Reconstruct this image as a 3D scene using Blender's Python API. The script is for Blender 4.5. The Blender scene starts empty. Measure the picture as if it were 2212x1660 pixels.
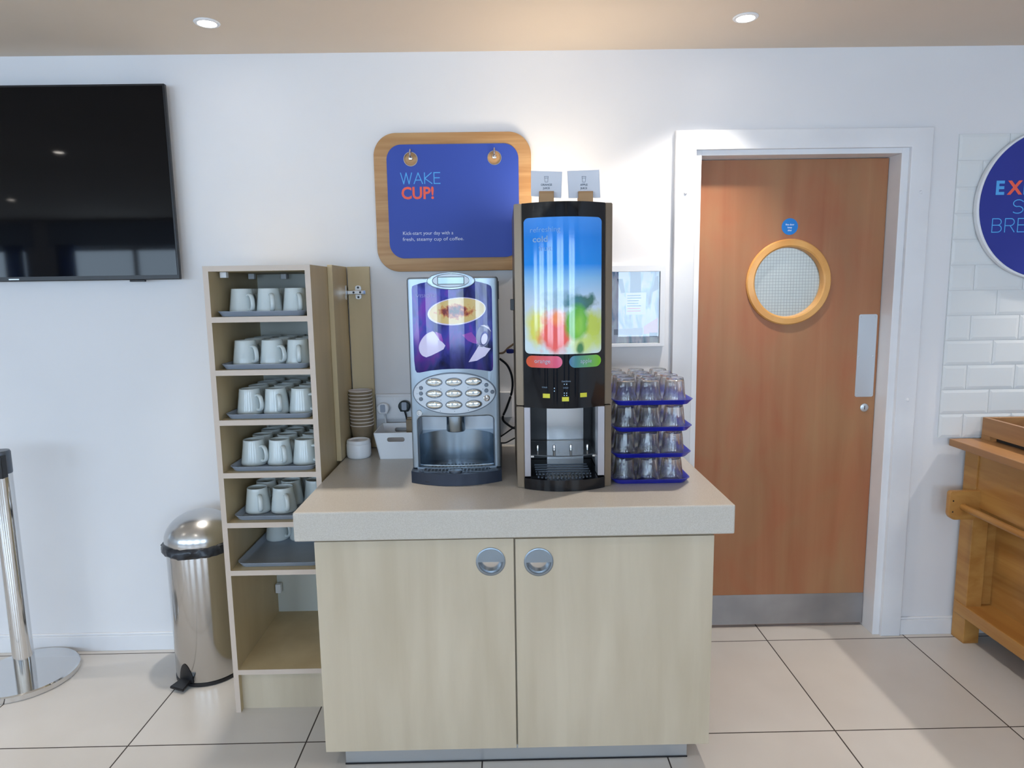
import bpy, bmesh, math, random
from mathutils import Vector, Matrix
PI = math.pi
R = math.radians
sc = bpy.context.scene
col = sc.collection
random.seed(7)

# ------------------------------------------------------------------ camera
F_PX, PITCH, YAW, ROLL, CAM_H = 1462.6, .1382, .0107, -.0148, 1.5071
_f = Vector((math.sin(YAW)*math.cos(PITCH), math.cos(YAW)*math.cos(PITCH), -math.sin(PITCH)))
_r0 = Vector((math.cos(YAW), -math.sin(YAW), 0)); _u0 = _r0.cross(_f)
CR = _r0*math.cos(ROLL) + _u0*math.sin(ROLL)
CU = -_r0*math.sin(ROLL) + _u0*math.cos(ROLL)
cam_d = bpy.data.cameras.new('camera'); cam = bpy.data.objects.new('camera', cam_d); col.objects.link(cam)
cam_d.sensor_width = 36; cam_d.lens = F_PX/2212*36; cam_d.clip_start = .02
M = Matrix.Identity(4)
for i in range(3):
    M[i][0] = CR[i]; M[i][1] = CU[i]; M[i][2] = -_f[i]
M[2][3] = CAM_H
cam.matrix_world = M
sc.camera = cam

# ------------------------------------------------------------------ view, world
sc.view_settings.view_transform = 'Standard'
try: sc.view_settings.look = 'None'
except Exception: pass
sc.view_settings.gamma = 1
sc.view_settings.use_curve_mapping = False
sc.view_settings.exposure = 0.52
w = bpy.data.worlds.new('World'); sc.world = w; w.use_nodes = True
w.node_tree.nodes['Background'].inputs[0].default_value = (.60, .79, 1, 1)
w.node_tree.nodes['Background'].inputs[1].default_value = 8.0

WIN_Y = -3.0
WINDOWS = [(-7.4, -5.75), (-5.35, -3.6), (-3.2, -1.55), (-1.1, .55), (1.2, 2.85)]
for (a, b) in WINDOWS:                      # daylight entering through each window
    l = bpy.data.lights.new('window_daylight', 'AREA'); l.shape = 'RECTANGLE'
    l.size = b-a; l.size_y = 1.25; l.cycles.is_portal = True
    o = bpy.data.objects.new('window_daylight', l); col.objects.link(o)
    o.location = ((a+b)/2, WIN_Y-.13, 1.475); o.rotation_euler = (R(90), 0, 0)

# x, y, watts, direction the lamp is tilted to, beam angle
LAMPS = [(-2.80, 2.44, 34, (.05, -.20), 78), (-.984, 2.441, 48, (.02, -.24), 72), (.84, 2.445, 42, (-.13, -.02), 102), (2.66, 2.44, 60, (-.05, -.12), 92),
         (-2.8, .9, 26, (0, 0), 110), (-.98, .4, 22, (0, 0), 110), (.84, .4, 24, (0, 0), 110), (2.66, .9, 34, (0, 0), 110), (-4.6, .9, 26, (0, 0), 110), (-4.6, -1.2, 26, (0, 0), 110), (-1.9, -1.2, 26, (0, 0), 110), (.9, -1.4, 26, (0, 0), 110)]

# ------------------------------------------------------------------ helpers
def ray(px, py):
    return _f + CR*((px-1106)/F_PX) + CU*((830-py)/F_PX)
def W(px, py, Y):
    """point of the plane y = Y seen at a pixel -> (x, z)"""
    d = ray(px, py); t = Y/d.y
    return (d.x*t, CAM_H+d.z*t)
def Ws(pts, Y): return [W(x, y, Y) for x, y in pts]

def empty(name, loc):
    o = bpy.data.objects.new(name, None); col.objects.link(o); o.location = loc
    o.empty_display_size = .05
    return o
def tag(o, label=None, cat=None, group=None, kind=None):
    if label: o['label'] = label
    if cat: o['category'] = cat
    if group: o['group'] = group
    if kind: o['kind'] = kind
    return o
def wloc(o):
    v = Vector((0, 0, 0))
    while o is not None:
        v += Vector(o.location); o = o.parent
    return v
def obj(name, bm, mats, parent=None, origin=None, smooth=False, angle=35):
    """link a bmesh (world coordinates) as one object"""
    me = bpy.data.meshes.new(name)
    if parent is not None: off = wloc(parent)
    else: off = Vector(origin) if origin is not None else Vector((0, 0, 0))
    bmesh.ops.translate(bm, verts=bm.verts, vec=-off)
    bmesh.ops.recalc_face_normals(bm, faces=bm.faces)
    if smooth:
        for f in bm.faces: f.smooth = True
        for e in bm.edges:
            if len(e.link_faces) == 2 and e.calc_face_angle(0) > R(angle): e.smooth = False
    bm.to_mesh(me); bm.free()
    if not isinstance(mats, (list, tuple)): mats = [mats]
    for m in mats: me.materials.append(m)
    o = bpy.data.objects.new(name, me); col.objects.link(o)
    if parent is not None: o.parent = parent
    else: o.location = off
    return o
def box(bm, x0, x1, y0, y1, z0, z1, bev=0, mi=0, seg=2):
    b2 = bmesh.new()
    vs = [b2.verts.new((x, y, z)) for x in (x0, x1) for y in (y0, y1) for z in (z0, z1)]
    for q in ((0, 1, 3, 2), (4, 6, 7, 5), (0, 4, 5, 1), (2, 3, 7, 6), (0, 2, 6, 4), (1, 5, 7, 3)):
        b2.faces.new([vs[i] for i in q])
    if bev:
        bmesh.ops.bevel(b2, geom=list(b2.edges), offset=bev, segments=seg, affect='EDGES', profile=.5)
    merge(bm, b2, mi)
def merge(bm, b2, mi=None, fn=None):
    mp = {}
    for v in b2.verts:
        c = v.co.copy()
        if fn: c = Vector(fn(c))
        mp[v] = bm.verts.new(c)
    for f in b2.faces:
        try:
            nf = bm.faces.new([mp[v] for v in f.verts])
            nf.material_index = f.material_index if mi is None else mi
            nf.smooth = f.smooth
        except ValueError: pass
    b2.free()
def B(*a, **k):
    bm = bmesh.new(); box(bm, *a, **k); return bm
def lathe(bm, prof, cx=0, cy=0, cz=0, n=32, rf=None, mi=0, closed=False, axis='z', caps=True):
    """prof: list of (r, z). rf(angle_index, ring_index, r) may modulate."""
    rings = []
    for k, (r, z) in enumerate(prof):
        if r <= 1e-6:
            rings.append([(0, 0, z)]); continue
        rings.append([((rf(i, k, r) if rf else r)*math.cos(2*PI*i/n), (rf(i, k, r) if rf else r)*math.sin(2*PI*i/n), z) for i in range(n)])
    def tr(c):
        if axis == 'z': return (cx+c[0], cy+c[1], cz+c[2])
        if axis == 'y': return (cx+c[0], cy-c[2], cz+c[1])     # z of profile goes toward the camera (-y)
        if axis == 'x': return (cx+c[2], cy+c[0], cz+c[1])
    V = [[bm.verts.new(tr(c)) for c in ring] for ring in rings]
    m = len(V)
    for k in range(m if closed else m-1):
        a, b = V[k], V[(k+1) % m]
        if len(a) == 1 and len(b) == 1: continue
        for i in range(n):
            j = (i+1) % n
            if len(a) == 1: f = bm.faces.new((a[0], b[i], b[j]))
            elif len(b) == 1: f = bm.faces.new((a[i], a[j], b[0]))
            else: f = bm.faces.new((a[i], a[j], b[j], b[i]))
            f.material_index = mi
    if not closed and caps:
        for ring in (V[0], V[-1]):
            if len(ring) > 2:
                f = bm.faces.new(ring); f.material_index = mi
def tube(bm, pts, r, n=10, mi=0, flat=1.0, up=None):
    pts = [Vector(p) for p in pts]; rings = []
    for k, p in enumerate(pts):
        t = (pts[min(k+1, len(pts)-1)]-pts[max(k-1, 0)]).normalized()
        u = Vector(up) if up else (Vector((0, 0, 1)) if abs(t.z) < .95 else Vector((1, 0, 0)))
        s = t.cross(u).normalized(); v = s.cross(t).normalized()
        rr = r[k] if isinstance(r, (list, tuple)) else r
        rings.append([bm.verts.new(p+s*rr*math.cos(2*PI*i/n)+v*rr*flat*math.sin(2*PI*i/n)) for i in range(n)])
    for a, b in zip(rings, rings[1:]):
        for i in range(n):
            f = bm.faces.new((a[i], a[(i+1) % n], b[(i+1) % n], b[i])); f.material_index = mi
    for ring in (rings[0], rings[-1]):
        f = bm.faces.new(ring); f.material_index = mi
def spline(pts, k=6):
    P = [Vector(p) for p in pts]; out = []
    P = [P[0]*2-P[1]]+P+[P[-1]*2-P[-2]]
    for i in range(1, len(P)-2):
        for j in range(k):
            t = j/k; a, b, c, d = P[i-1:i+3]
            out.append(.5*((2*b)+(c-a)*t+(2*a-5*b+4*c-d)*t*t+(3*b-a-3*c+d)*t**3))
    out.append(P[-2]); return out
def circ(cx, cz, rx, rz=None, n=48, a0=0, a1=360):
    rz = rx if rz is None else rz
    full = abs(a1-a0) >= 360
    return [(cx+rx*math.cos(R(a0+(a1-a0)*i/(n if full else n-1))), cz+rz*math.sin(R(a0+(a1-a0)*i/(n if full else n-1)))) for i in range(n)]
def rrect(x0, x1, z0, z1, r, n=10):
    if not isinstance(r, (list, tuple)): r = (r,)*4        # order: right-top, left-top, left-bottom, right-bottom
    out = []
    for (cx, cz, a, rr) in ((x1-r[0], z1-r[0], 0, r[0]), (x0+r[1], z1-r[1], 90, r[1]), (x0+r[2], z0+r[2], 180, r[2]), (x1-r[3], z0+r[3], 270, r[3])):
        for i in range(n+1):
            out.append((cx+rr*math.cos(R(a+90*i/n)), cz+rr*math.sin(R(a+90*i/n))))
    return out
def plate(bm, outer, holes, yf, th, bev=0, mi=0, fn=None, seg=2):
    """flat shape in the xz plane, its front at y = yf, its back at yf + th"""
    cu = bpy.data.curves.new('tmp', 'CURVE'); cu.dimensions = '2D'; cu.fill_mode = 'BOTH'
    cu.extrude = max(th/2-bev, 1e-5); cu.bevel_depth = bev; cu.bevel_resolution = seg
    cu.offset = -bev
    for loop in [outer]+list(holes):
        s = cu.splines.new('POLY'); s.points.add(len(loop)-1); s.use_cyclic_u = True
        for p, (x, z) in zip(s.points, loop): p.co = (x, z, 0, 1)
    ob = bpy.data.objects.new('tmp', cu)
    me = bpy.data.meshes.new_from_object(ob)
    b2 = bmesh.new(); b2.from_mesh(me)
    bmesh.ops.remove_doubles(b2, verts=b2.verts, dist=1e-6)
    for f in b2.faces: f.smooth = False; f.material_index = mi
    bpy.data.objects.remove(ob); bpy.data.curves.remove(cu); bpy.data.meshes.remove(me)
    g = lambda c: (c.x, yf+th/2-c.z, c.y)
    merge(bm, b2, mi, (lambda c: fn(g(c))) if fn else g)
def face(bm, loop, y, mi=0):
    """zero-thickness print on a surface"""
    plate(bm, loop, [], y, 2e-4, 0, mi)
def text(bm, s, x, z, y, cap, mi=0, align='LEFT', weight=0, xs=1.0, fn=None, th=4e-4):
    """lettering standing in the xz plane, cap = capital height"""
    cu = bpy.data.curves.new('tmp', 'FONT'); cu.body = s; cu.size = cap/.73; cu.align_x = align
    cu.offset = weight*cap; cu.extrude = th/2; cu.resolution_u = 3
    ob = bpy.data.objects.new('tmp', cu)
    me = bpy.data.meshes.new_from_object(ob)
    b2 = bmesh.new(); b2.from_mesh(me)
    bpy.data.objects.remove(ob); bpy.data.curves.remove(cu); bpy.data.meshes.remove(me)
    g = lambda c: (x+c.x*xs, y-c.z, z+c.y)
    merge(bm, b2, mi, (lambda c: fn(g(c))) if fn else g)
def arcp(cx, cy, r, a0, a1, n=8, ry=None):
    ry = ry or r
    return [(cx+r*math.cos(R(a0+(a1-a0)*i/n)), cy+ry*math.sin(R(a0+(a1-a0)*i/n))) for i in range(n+1)]
STROKES = {  # light lettering, cell height 1, (width, strokes)
    'W': (1.12, [[(0, 1), (.29, 0), (.56, 1), (.83, 0), (1.12, 1)]]),
    'A': (.86, [[(0, 0), (.43, 1), (.86, 0)], [(.15, .33), (.71, .33)]]),
    'K': (.74, [[(0, 0), (0, 1)], [(.7, 1), (.02, .48), (.74, 0)]]),
    'E': (.60, [[(.6, 1), (0, 1), (0, 0), (.6, 0)], [(0, .52), (.54, .52)]]),
    'S': (.62, [[(.6, .86)]+arcp(.33, .74, .29, 40, 250, 10, .26)+arcp(.3, .26, .31, 75, -140, 12, .26)]),
    'T': (.70, [[(0, 1), (.7, 1)], [(.35, 1), (.35, 0)]]),
    'R': (.68, [[(0, 0), (0, 1), (.36, 1)]+arcp(.38, .74, .26, 90, -90, 10)+[(0, .48)], [(.36, .48), (.68, 0)]]),
    'B': (.68, [[(0, 0), (0, 1), (.38, 1)]+arcp(.38, .76, .24, 90, -90, 8)+[(0, .52)], [(.38, .52)]+arcp(.4, .26, .26, 90, -90, 8)+[(0, 0)]]),
    'F': (.58, [[(.58, 1), (0, 1), (0, 0)], [(0, .52), (.5, .52)]]),
}
def light_text(bm, s, x, z, y, cap, t, width=None, mi=0, gap=.22):
    tot = sum(STROKES[c][0] for c in s)+gap*(len(s)-1); k = (width/tot/cap if width else 1)
    q = 0
    for c in s:
        wd, st = STROKES[c]
        for line in st:
            pts = [(x+a*cap*k, z+b*cap) for a, b in line]
            for (ax, az), (bx, bz) in zip(pts, pts[1:]):
                d = Vector((bx-ax, bz-az))
                if d.length < 1e-6: continue
                d.normalize(); nx, nz = -d.y*t/2, d.x*t/2; ex, ez = d.x*t*.4, d.y*t*.4
                q += 1; yq = y-2e-5*(q % 9)
                vs = [bm.verts.new(p) for p in ((ax-ex+nx, yq, az-ez+nz), (bx+ex+nx, yq, bz+ez+nz), (bx+ex-nx, yq, bz+ez-nz), (ax-ex-nx, yq, az-ez-nz))]
                f = bm.faces.new(vs); f.material_index = mi
        x += (wd+gap)*cap*k

# ------------------------------------------------------------------ materials
def lin(c):
    return tuple((v/12.92 if v <= .04045 else ((v+.055)/1.055)**2.4) for v in c)
def rgb(r, g, b): return lin((r/255, g/255, b/255))+(1,)
def mat(name, c, rough=.5, metal=0, spec=.5, coat=0, emit=None, es=0, trans=0, ior=1.45):
    m = bpy.data.materials.new(name); m.use_nodes = True
    p = m.node_tree.nodes['Principled BSDF']
    p.inputs['Base Color'].default_value = c; p.inputs['Roughness'].default_value = rough
    p.inputs['Metallic'].default_value = metal; p.inputs['Specular IOR Level'].default_value = spec
    p.inputs['Coat Weight'].default_value = coat; p.inputs['Coat Roughness'].default_value = .06
    p.inputs['Transmission Weight'].default_value = trans; p.inputs['IOR'].default_value = ior
    if emit: p.inputs['Emission Color'].default_value = emit; p.inputs['Emission Strength'].default_value = es
    return m
def N(m, t, **kw):
    n = m.node_tree.nodes.new(t)
    for k, v in kw.items(): setattr(n, k, v)
    return n
def L(m, a, b): m.node_tree.links.new(a, b)
def noise_col(m, c1, c2, scale=(1, 1, 1), ns=4, detail=4, lo=.35, hi=.65, bump=0, dist=0):
    p = m.node_tree.nodes['Principled BSDF']
    tc = N(m, 'ShaderNodeTexCoord'); mp = N(m, 'ShaderNodeMapping'); mp.inputs['Scale'].default_value = scale
    nz = N(m, 'ShaderNodeTexNoise'); nz.inputs['Scale'].default_value = ns; nz.inputs['Detail'].default_value = detail
    nz.inputs['Distortion'].default_value = dist
    cr = N(m, 'ShaderNodeValToRGB'); cr.color_ramp.elements[0].position = lo; cr.color_ramp.elements[1].position = hi
    cr.color_ramp.elements[0].color = c1; cr.color_ramp.elements[1].color = c2
    L(m, tc.outputs['Object'], mp.inputs[0]); L(m, mp.outputs[0], nz.inputs['Vector']); L(m, nz.outputs[0], cr.inputs[0])
    L(m, cr.outputs[0], p.inputs['Base Color'])
    if bump:
        bp = N(m, 'ShaderNodeBump'); bp.inputs['Strength'].default_value = bump; bp.inputs['Distance'].default_value = .002
        L(m, nz.outputs[0], bp.inputs['Height']); L(m, bp.outputs[0], p.inputs['Normal'])
    return m
M_ = {}
M_['wall'] = noise_col(mat('wall_paint', rgb(226, 228, 233), .62), rgb(223, 223, 226), rgb(229, 229, 231), ns=1.2)
M_['ceil'] = noise_col(mat('ceiling_paint', rgb(222, 212, 200), .8), rgb(214, 200, 184), rgb(222, 208, 193), ns=.8)
M_['trim'] = noise_col(mat('white_gloss_paint', rgb(228, 229, 232), .35), rgb(222, 223, 227), rgb(232, 233, 236), ns=3)
M_['maple'] = noise_col(mat('maple_laminate', rgb(205, 190, 160), .38), rgb(184, 170, 147), rgb(200, 187, 165), scale=(6, 6, .7), ns=2.0, detail=6, lo=.3, hi=.7, dist=.3)
M_['maple_in'] = noise_col(mat('shelf_laminate', rgb(205, 190, 160), .45), rgb(188, 168, 130), rgb(203, 184, 146), scale=(3, 3, .7), ns=3, detail=6, lo=.3, hi=.7)
M_['edge'] = mat('laminate_edge_strip', rgb(202, 186, 172), .45)
M_['back'] = mat('pale_back_board', rgb(200, 203, 196), .5)
M_['work'] = noise_col(mat('speckled_worktop', rgb(190, 180, 165), .28, spec=.5), rgb(186, 179, 168), rgb(197, 191, 182), ns=420, detail=2, lo=.38, hi=.62)
M_['door'] = mat('cherry_veneer', rgb(170, 118, 84), .42)
def door_grain(m):
    p = m.node_tree.nodes['Principled BSDF']; tc = N(m, 'ShaderNodeTexCoord'); outs = []
    for sc_, ns, c1, c2, lo, hi in (((7, 7, .45), 1.6, rgb(150, 94, 62), rgb(172, 122, 86), .32, .68), ((2.2, 2.2, 1.1), 2.6, rgb(168, 100, 66), rgb(160, 122, 84), .35, .65)):
        mp = N(m, 'ShaderNodeMapping'); mp.inputs['Scale'].default_value = sc_
        nz = N(m, 'ShaderNodeTexNoise'); nz.inputs['Scale'].default_value = ns; nz.inputs['Detail'].default_value = 7; nz.inputs['Distortion'].default_value = .7
        cr = N(m, 'ShaderNodeValToRGB'); e = cr.color_ramp.elements; e[0].position = lo; e[1].position = hi; e[0].color = c1; e[1].color = c2
        L(m, tc.outputs['Object'], mp.inputs[0]); L(m, mp.outputs[0], nz.inputs['Vector']); L(m, nz.outputs[0], cr.inputs[0]); outs.append(cr.outputs[0])
    mx = N(m, 'ShaderNodeMix', data_type='RGBA'); mx.inputs[0].default_value = .45; L(m, outs[0], mx.inputs[6]); L(m, outs[1], mx.inputs[7]); L(m, mx.outputs[2], p.inputs['Base Color'])
door_grain(M_['door'])
M_['ring'] = noise_col(mat('varnished_pine_ring', rgb(214, 160, 95), .35), rgb(206, 146, 76), rgb(222, 170, 104), scale=(2, 2, 2), ns=3, detail=5)
M_['signwood'] = noise_col(mat('oak_sign_board', rgb(205, 160, 105), .45), rgb(170, 126, 80), rgb(192, 152, 106), scale=(.8, 1, 14), ns=3, detail=6, dist=.4)
M_['pine'] = noise_col(mat('golden_pine', rgb(196, 150, 88), .36), rgb(166, 114, 56), rgb(190, 142, 78), scale=(3, .5, 6), ns=3, detail=6, dist=.5)
M_['pine_top'] = noise_col(mat('pine_edge', rgb(186, 138, 90), .36), rgb(158, 114, 74), rgb(182, 136, 88), scale=(3, .4, 6), ns=3, detail=6, dist=.5)
M_['steel'] = mat('brushed_steel', (.60, .60, .60, 1), .24, 1)
M_['handle'] = mat('satin_handle_steel', (.27, .31, .35, 1), .35, .9)
M_['bin'] = mat('polished_bin_steel', (.56, .55, .54, 1), .13, 1)
M_['button'] = mat('chrome_button', (.78, .84, .86, 1), .12, 1)
M_['chrome'] = mat('polished_chrome', (.72, .72, .72, 1), .08, 1)
M_['satin'] = mat('satin_aluminium', (.60, .63, .66, 1), .42, 1)
M_['kick'] = noise_col(mat('scuffed_kick_plate', (.4, .4, .4, 1), .42, 1), (.33, .33, .34, 1), (.46, .46, .47, 1), ns=3)
M_['black'] = mat('black_plastic', (.012, .012, .014, 1), .35)
M_['gblack'] = mat('gloss_black', (.006, .006, .008, 1), .06, spec=.6)
M_['bag'] = noise_col(mat('black_bin_liner', (.01, .012, .016, 1), .28), (.006, .007, .01, 1), (.03, .035, .045, 1), ns=30, bump=.8)
M_['screen'] = mat('tv_glass', (.003, .003, .004, 1), .04, spec=.24)
M_['mug'] = mat('pale_glazed_ceramic', rgb(214, 221, 220), .16, spec=.5)
M_['tray'] = noise_col(mat('grey_tray_plastic', rgb(120, 128, 145), .38), rgb(150, 160, 176), rgb(158, 168, 184), ns=8)
M_['btray'] = noise_col(mat('blue_tray_plastic', rgb(24, 26, 140), .3), rgb(30, 34, 152), rgb(38, 44, 168), ns=6)
M_['glass'] = mat('clear_glass', (1, 1, 1, 1), .0, trans=1, ior=1.46)
def thin_glass():
    m = mat('tumbler_glass', (1, 1, 1, 1), .0, trans=1, ior=1.46); nt = m.node_tree
    tr = N(m, 'ShaderNodeBsdfTransparent'); tr.inputs[0].default_value = (.97, .985, .99, 1); mx = N(m, 'ShaderNodeMixShader'); mx.inputs[0].default_value = .82
    L(m, tr.outputs[0], mx.inputs[1]); L(m, nt.nodes['Principled BSDF'].outputs[0], mx.inputs[2]); L(m, mx.outputs[0], nt.nodes['Material Output'].inputs['Surface'])
    return m
M_['tumbler'] = thin_glass()
M_['silver'] = mat('silver_machine_shell', (.31, .36, .41, 1), .30, .85)
M_['silver_l'] = mat('light_silver_panel', (.50, .53, .57, 1), .4, .35)
M_['dsilver'] = mat('dark_silver_side', (.13, .15, .18, 1), .35, .6)
M_['base'] = mat('slate_blue_base', (.035, .045, .07, 1), .3, .3)
M_['bronze'] = mat('bronze_side_panel', rgb(132, 116, 98), .36, .55)
M_['whitep'] = mat('white_plastic', rgb(232, 234, 238), .32)
M_['card'] = mat('white_card', rgb(220, 222, 230), .6)
M_['ink'] = mat('dark_ink', (.05, .08, .12, 1), .6)
M_['kraft'] = noise_col(mat('kraft_cup_board', rgb(150, 132, 108), .6), rgb(128, 111, 88), rgb(142, 124, 100), ns=20)
M_['cuprim'] = mat('cup_rim_white', rgb(226, 216, 210), .4)
M_['blue'] = mat('royal_blue_panel', rgb(46, 74, 170), .5)
M_['navy'] = mat('navy_blue_panel', rgb(36, 50, 145), .5)
M_['sky'] = mat('sky_blue_letters', rgb(84, 170, 235), .5)
M_['coral'] = mat('coral_letters', rgb(240, 98, 76), .5)
M_['white'] = mat('white_letters', rgb(225, 232, 245), .5)
M_['fire'] = mat('fire_sign_blue', rgb(22, 122, 205), .4)
M_['plug'] = mat('black_rubber', (.01, .02, .025, 1), .4)
M_['cable'] = mat('black_cable', (.02, .022, .028, 1), .45)
M_['yellow'] = mat('yellow_sticker', rgb(214, 208, 60), .5)
M_['lamp'] = mat('lamp_glass', (1, 1, 1, 1), .5, emit=(1, .93, .84, 1), es=28)
M_['lcd'] = mat('lcd_glass', rgb(170, 205, 220), .2, emit=rgb(180, 215, 230), es=.25)
M_['bronze_l'] = mat('silver_strip', rgb(170, 165, 168), .34, .7)
M_['tile'] = mat('white_metro_tile', rgb(222, 225, 226), .3)
M_['grout'] = mat('pale_grout', rgb(212, 214, 214), .7)
M_['orange'] = mat('orange_pill', rgb(222, 92, 60), .25)
M_['tan'] = mat('tan_cord', rgb(170, 140, 110), .5)
M_['curtain'] = mat('blue_curtain', rgb(90, 140, 195), .8, trans=.35)
M_['blind'] = mat('blue_grey_fabric', rgb(176, 194, 215), .8)
M_['slate'] = mat('dark_counter', rgb(48, 44, 42), .5)

def floor_mat():
    m = mat('cream_floor_tiles', rgb(205, 190, 172), .22, spec=.45)
    p = m.node_tree.nodes['Principled BSDF']
    g = N(m, 'ShaderNodeNewGeometry'); sp = N(m, 'ShaderNodeSeparateXYZ'); L(m, g.outputs['Position'], sp.inputs[0])
    def math_(op, a, b=None):
        n = N(m, 'ShaderNodeMath', operation=op)
        for i, v in enumerate((a, b)):
            if v is None: continue
            if isinstance(v, (int, float)): n.inputs[i].default_value = v
            else: L(m, v, n.inputs[i])
        return n.outputs[0]
    ms = []; cell = []
    for ax, ph in ((0, -1.2925), (1, 2.1122)):
        u = math_('DIVIDE', math_('SUBTRACT', sp.outputs[ax], ph), .6)
        cell.append(math_('FLOOR', math_('ADD', u, .0)))
        fr = math_('FRACT', math_('ADD', u, .5))
        ms.append(math_('LESS_THAN', math_('ABSOLUTE', math_('SUBTRACT', fr, .5)), .0040))
    mask = math_('MAXIMUM', ms[0], ms[1])
    cb = N(m, 'ShaderNodeCombineXYZ'); L(m, cell[0], cb.inputs[0]); L(m, cell[1], cb.inputs[1])
    wn = N(m, 'ShaderNodeTexWhiteNoise'); L(m, cb.outputs[0], wn.inputs['Vector'])
    nz = N(m, 'ShaderNodeTexNoise'); nz.inputs['Scale'].default_value = 3; nz.inputs['Detail'].default_value = 6
    L(m, g.outputs['Position'], nz.inputs['Vector'])
    s = math_('ADD', math_('MULTIPLY', wn.outputs['Value'], .35), math_('MULTIPLY', nz.outputs[0], .65))
    cr = N(m, 'ShaderNodeValToRGB'); cr.color_ramp.elements[0].color = rgb(192, 187, 181); cr.color_ramp.elements[1].color = rgb(207, 203, 198)
    cr.color_ramp.elements[0].position = .25; cr.color_ramp.elements[1].position = .75
    L(m, s, cr.inputs[0])
    mx = N(m, 'ShaderNodeMix', data_type='RGBA'); L(m, mask, mx.inputs[0]); L(m, cr.outputs[0], mx.inputs[6]); mx.inputs[7].default_value = rgb(56, 48, 44)
    L(m, mx.outputs[2], p.inputs['Base Color'])
    L(m, math_('ADD', math_('MULTIPLY', mask, .5), .24), p.inputs['Roughness'])
    return m
M_['floor'] = floor_mat()

# ------------------------------------------------------------------ room shell
WY = 2.75; CZ = 2.416; XL, XR = -8.3, 3.5; YB = WIN_Y
def struct(name, bm, m, parent=None, **k):
    o = obj(name, bm, m, parent, **k)
    if parent is None: o['kind'] = 'structure'
    return o
struct('floor', B(XL-.2, XR+.2, YB-.3, 4.4, -.1, 0), M_['floor'])
struct('ceiling', B(XL-.2, XR+.2, YB-.3, 4.4, CZ, CZ+.1), M_['ceil'])
bm = bmesh.new()
DX0, DX1, DZ = .757, 1.612, 2.044
plate(bm, [(XL, 0), (DX0, 0), (DX0, DZ), (DX1, DZ), (DX1, 0), (XR, 0), (XR, CZ), (XL, CZ)], [], WY, .16)
struct('wall_back', bm, M_['wall'])
struct('wall_left', B(XL-.12, XL, YB, WY+.16, 0, CZ), M_['wall'])
struct('wall_right', B(XR, XR+.12, YB, WY+.16, 0, CZ), M_['wall'])
bm = bmesh.new()
plate(bm, [(XL, 0), (XR, 0), (XR, CZ), (XL, CZ)], [[(a, .85), (b, .85), (b, 2.1), (a, 2.1)] for a, b in WINDOWS], YB-.12, .12)
struct('wall_front', bm, M_['wall'])
for i, (a, b) in enumerate(WINDOWS):
    t = empty('window_%d' % (i+1), ((a+b)/2, YB, .85)); t['kind'] = 'structure'
    bm = bmesh.new()
    plate(bm, [(a, .85), (b, .85), (b, 2.1), (a, 2.1)], [[(a+.05, .9), ((a+b)/2-.025, .9), ((a+b)/2-.025, 2.05), (a+.05, 2.05)], [((a+b)/2+.025, .9), (b-.05, .9), (b-.05, 2.05), ((a+b)/2+.025, 2.05)]], YB-.1, .05)
    obj('window_frame', bm, M_['trim'], t)
    bm = bmesh.new()
    box(bm, a-.1, b+.1, YB+.001, YB+.03, 2.1, 2.38)
    obj('blind_box', bm, M_['blind'], t)
    for s in (a, b-.22):
        bm = bmesh.new()
        pts = [(s+.22*k/24, YB+.05+.02*math.sin(k*1.6)) for k in range(25)]
        for (x0, y0), (x1, y1) in zip(pts, pts[1:]):
            vs = [bm.verts.new(v) for v in ((x0, y0, .3), (x1, y1, .3), (x1, y1, 2.12), (x0, y0, 2.12))]; bm.faces.new(vs)
        bmesh.ops.remove_doubles(bm, verts=bm.verts, dist=1e-5)
        bmesh.ops.solidify(bm, geom=bm.faces[:], thickness=.004)
        obj('curtain', bm, M_['curtain'], t)
# corridor seen through the round door window
for nm, a in (('wall_corridor_back', (.1, 2.6, 3.9, 4.0, 0, CZ)), ('wall_corridor_left', (.0, .1, 2.91, 4.0, 0, CZ)), ('wall_corridor_right', (2.6, 2.7, 2.91, 4.0, 0, CZ))):
    struct(nm, B(*a), M_['wall'])
# skirting boards
def skirt(name, x0, x1):
    bm = bmesh.new()
    box(bm, x0, x1, WY-.013, WY, 0, .068, bev=.0015); box(bm, x0, x1, WY-.010, WY, .068, .078, bev=.002)
    struct(name, bm, M_['trim'])
skirt('baseboard_left', XL, -.995); skirt('baseboard_right', 1.695, XR)

# tiled splashback
bm = bmesh.new()
TX0, TZ0, TZ1 = 1.802, .868, 2.088
box(bm, TX0, XR-.01, WY-.004, WY, TZ0, TZ1, mi=1)
r = 0; z = TZ0
TH = (TZ1-TZ0)/12
while r < 12:
    x = TX0 + (0 if r % 2 else -.1)
    while x < XR-.02:
        xa, xb = max(x, TX0)+.0012, min(x+.2, XR-.01)-.0012
        if xb-xa > .02:
            za, zb = z+.0012, z+TH-.0012; e = .012
            ins = [(xa+e, za+e), (xb-e, za+e), (xb-e, zb-e), (xa+e, zb-e)] if xb-xa > .04 else None
            o4 = [(xa, za), (xb, za), (xb, zb), (xa, zb)]
            if ins:
                vo = [bm.verts.new((p[0], WY-.006, p[1])) for p in o4]; vi = [bm.verts.new((p[0], WY-.0080, p[1])) for p in ins]
                vb = [bm.verts.new((p[0], WY-.003, p[1])) for p in o4]
                bm.faces.new(vi)
                for k in range(4):
                    bm.faces.new((vo[k], vo[(k+1) % 4], vi[(k+1) % 4], vi[k])); bm.faces.new((vb[k], vb[(k+1) % 4], vo[(k+1) % 4], vo[k]))
        x += .2
    z += TH; r += 1
struct('wall_tiles', bm, [M_['tile'], M_['grout']])

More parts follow.
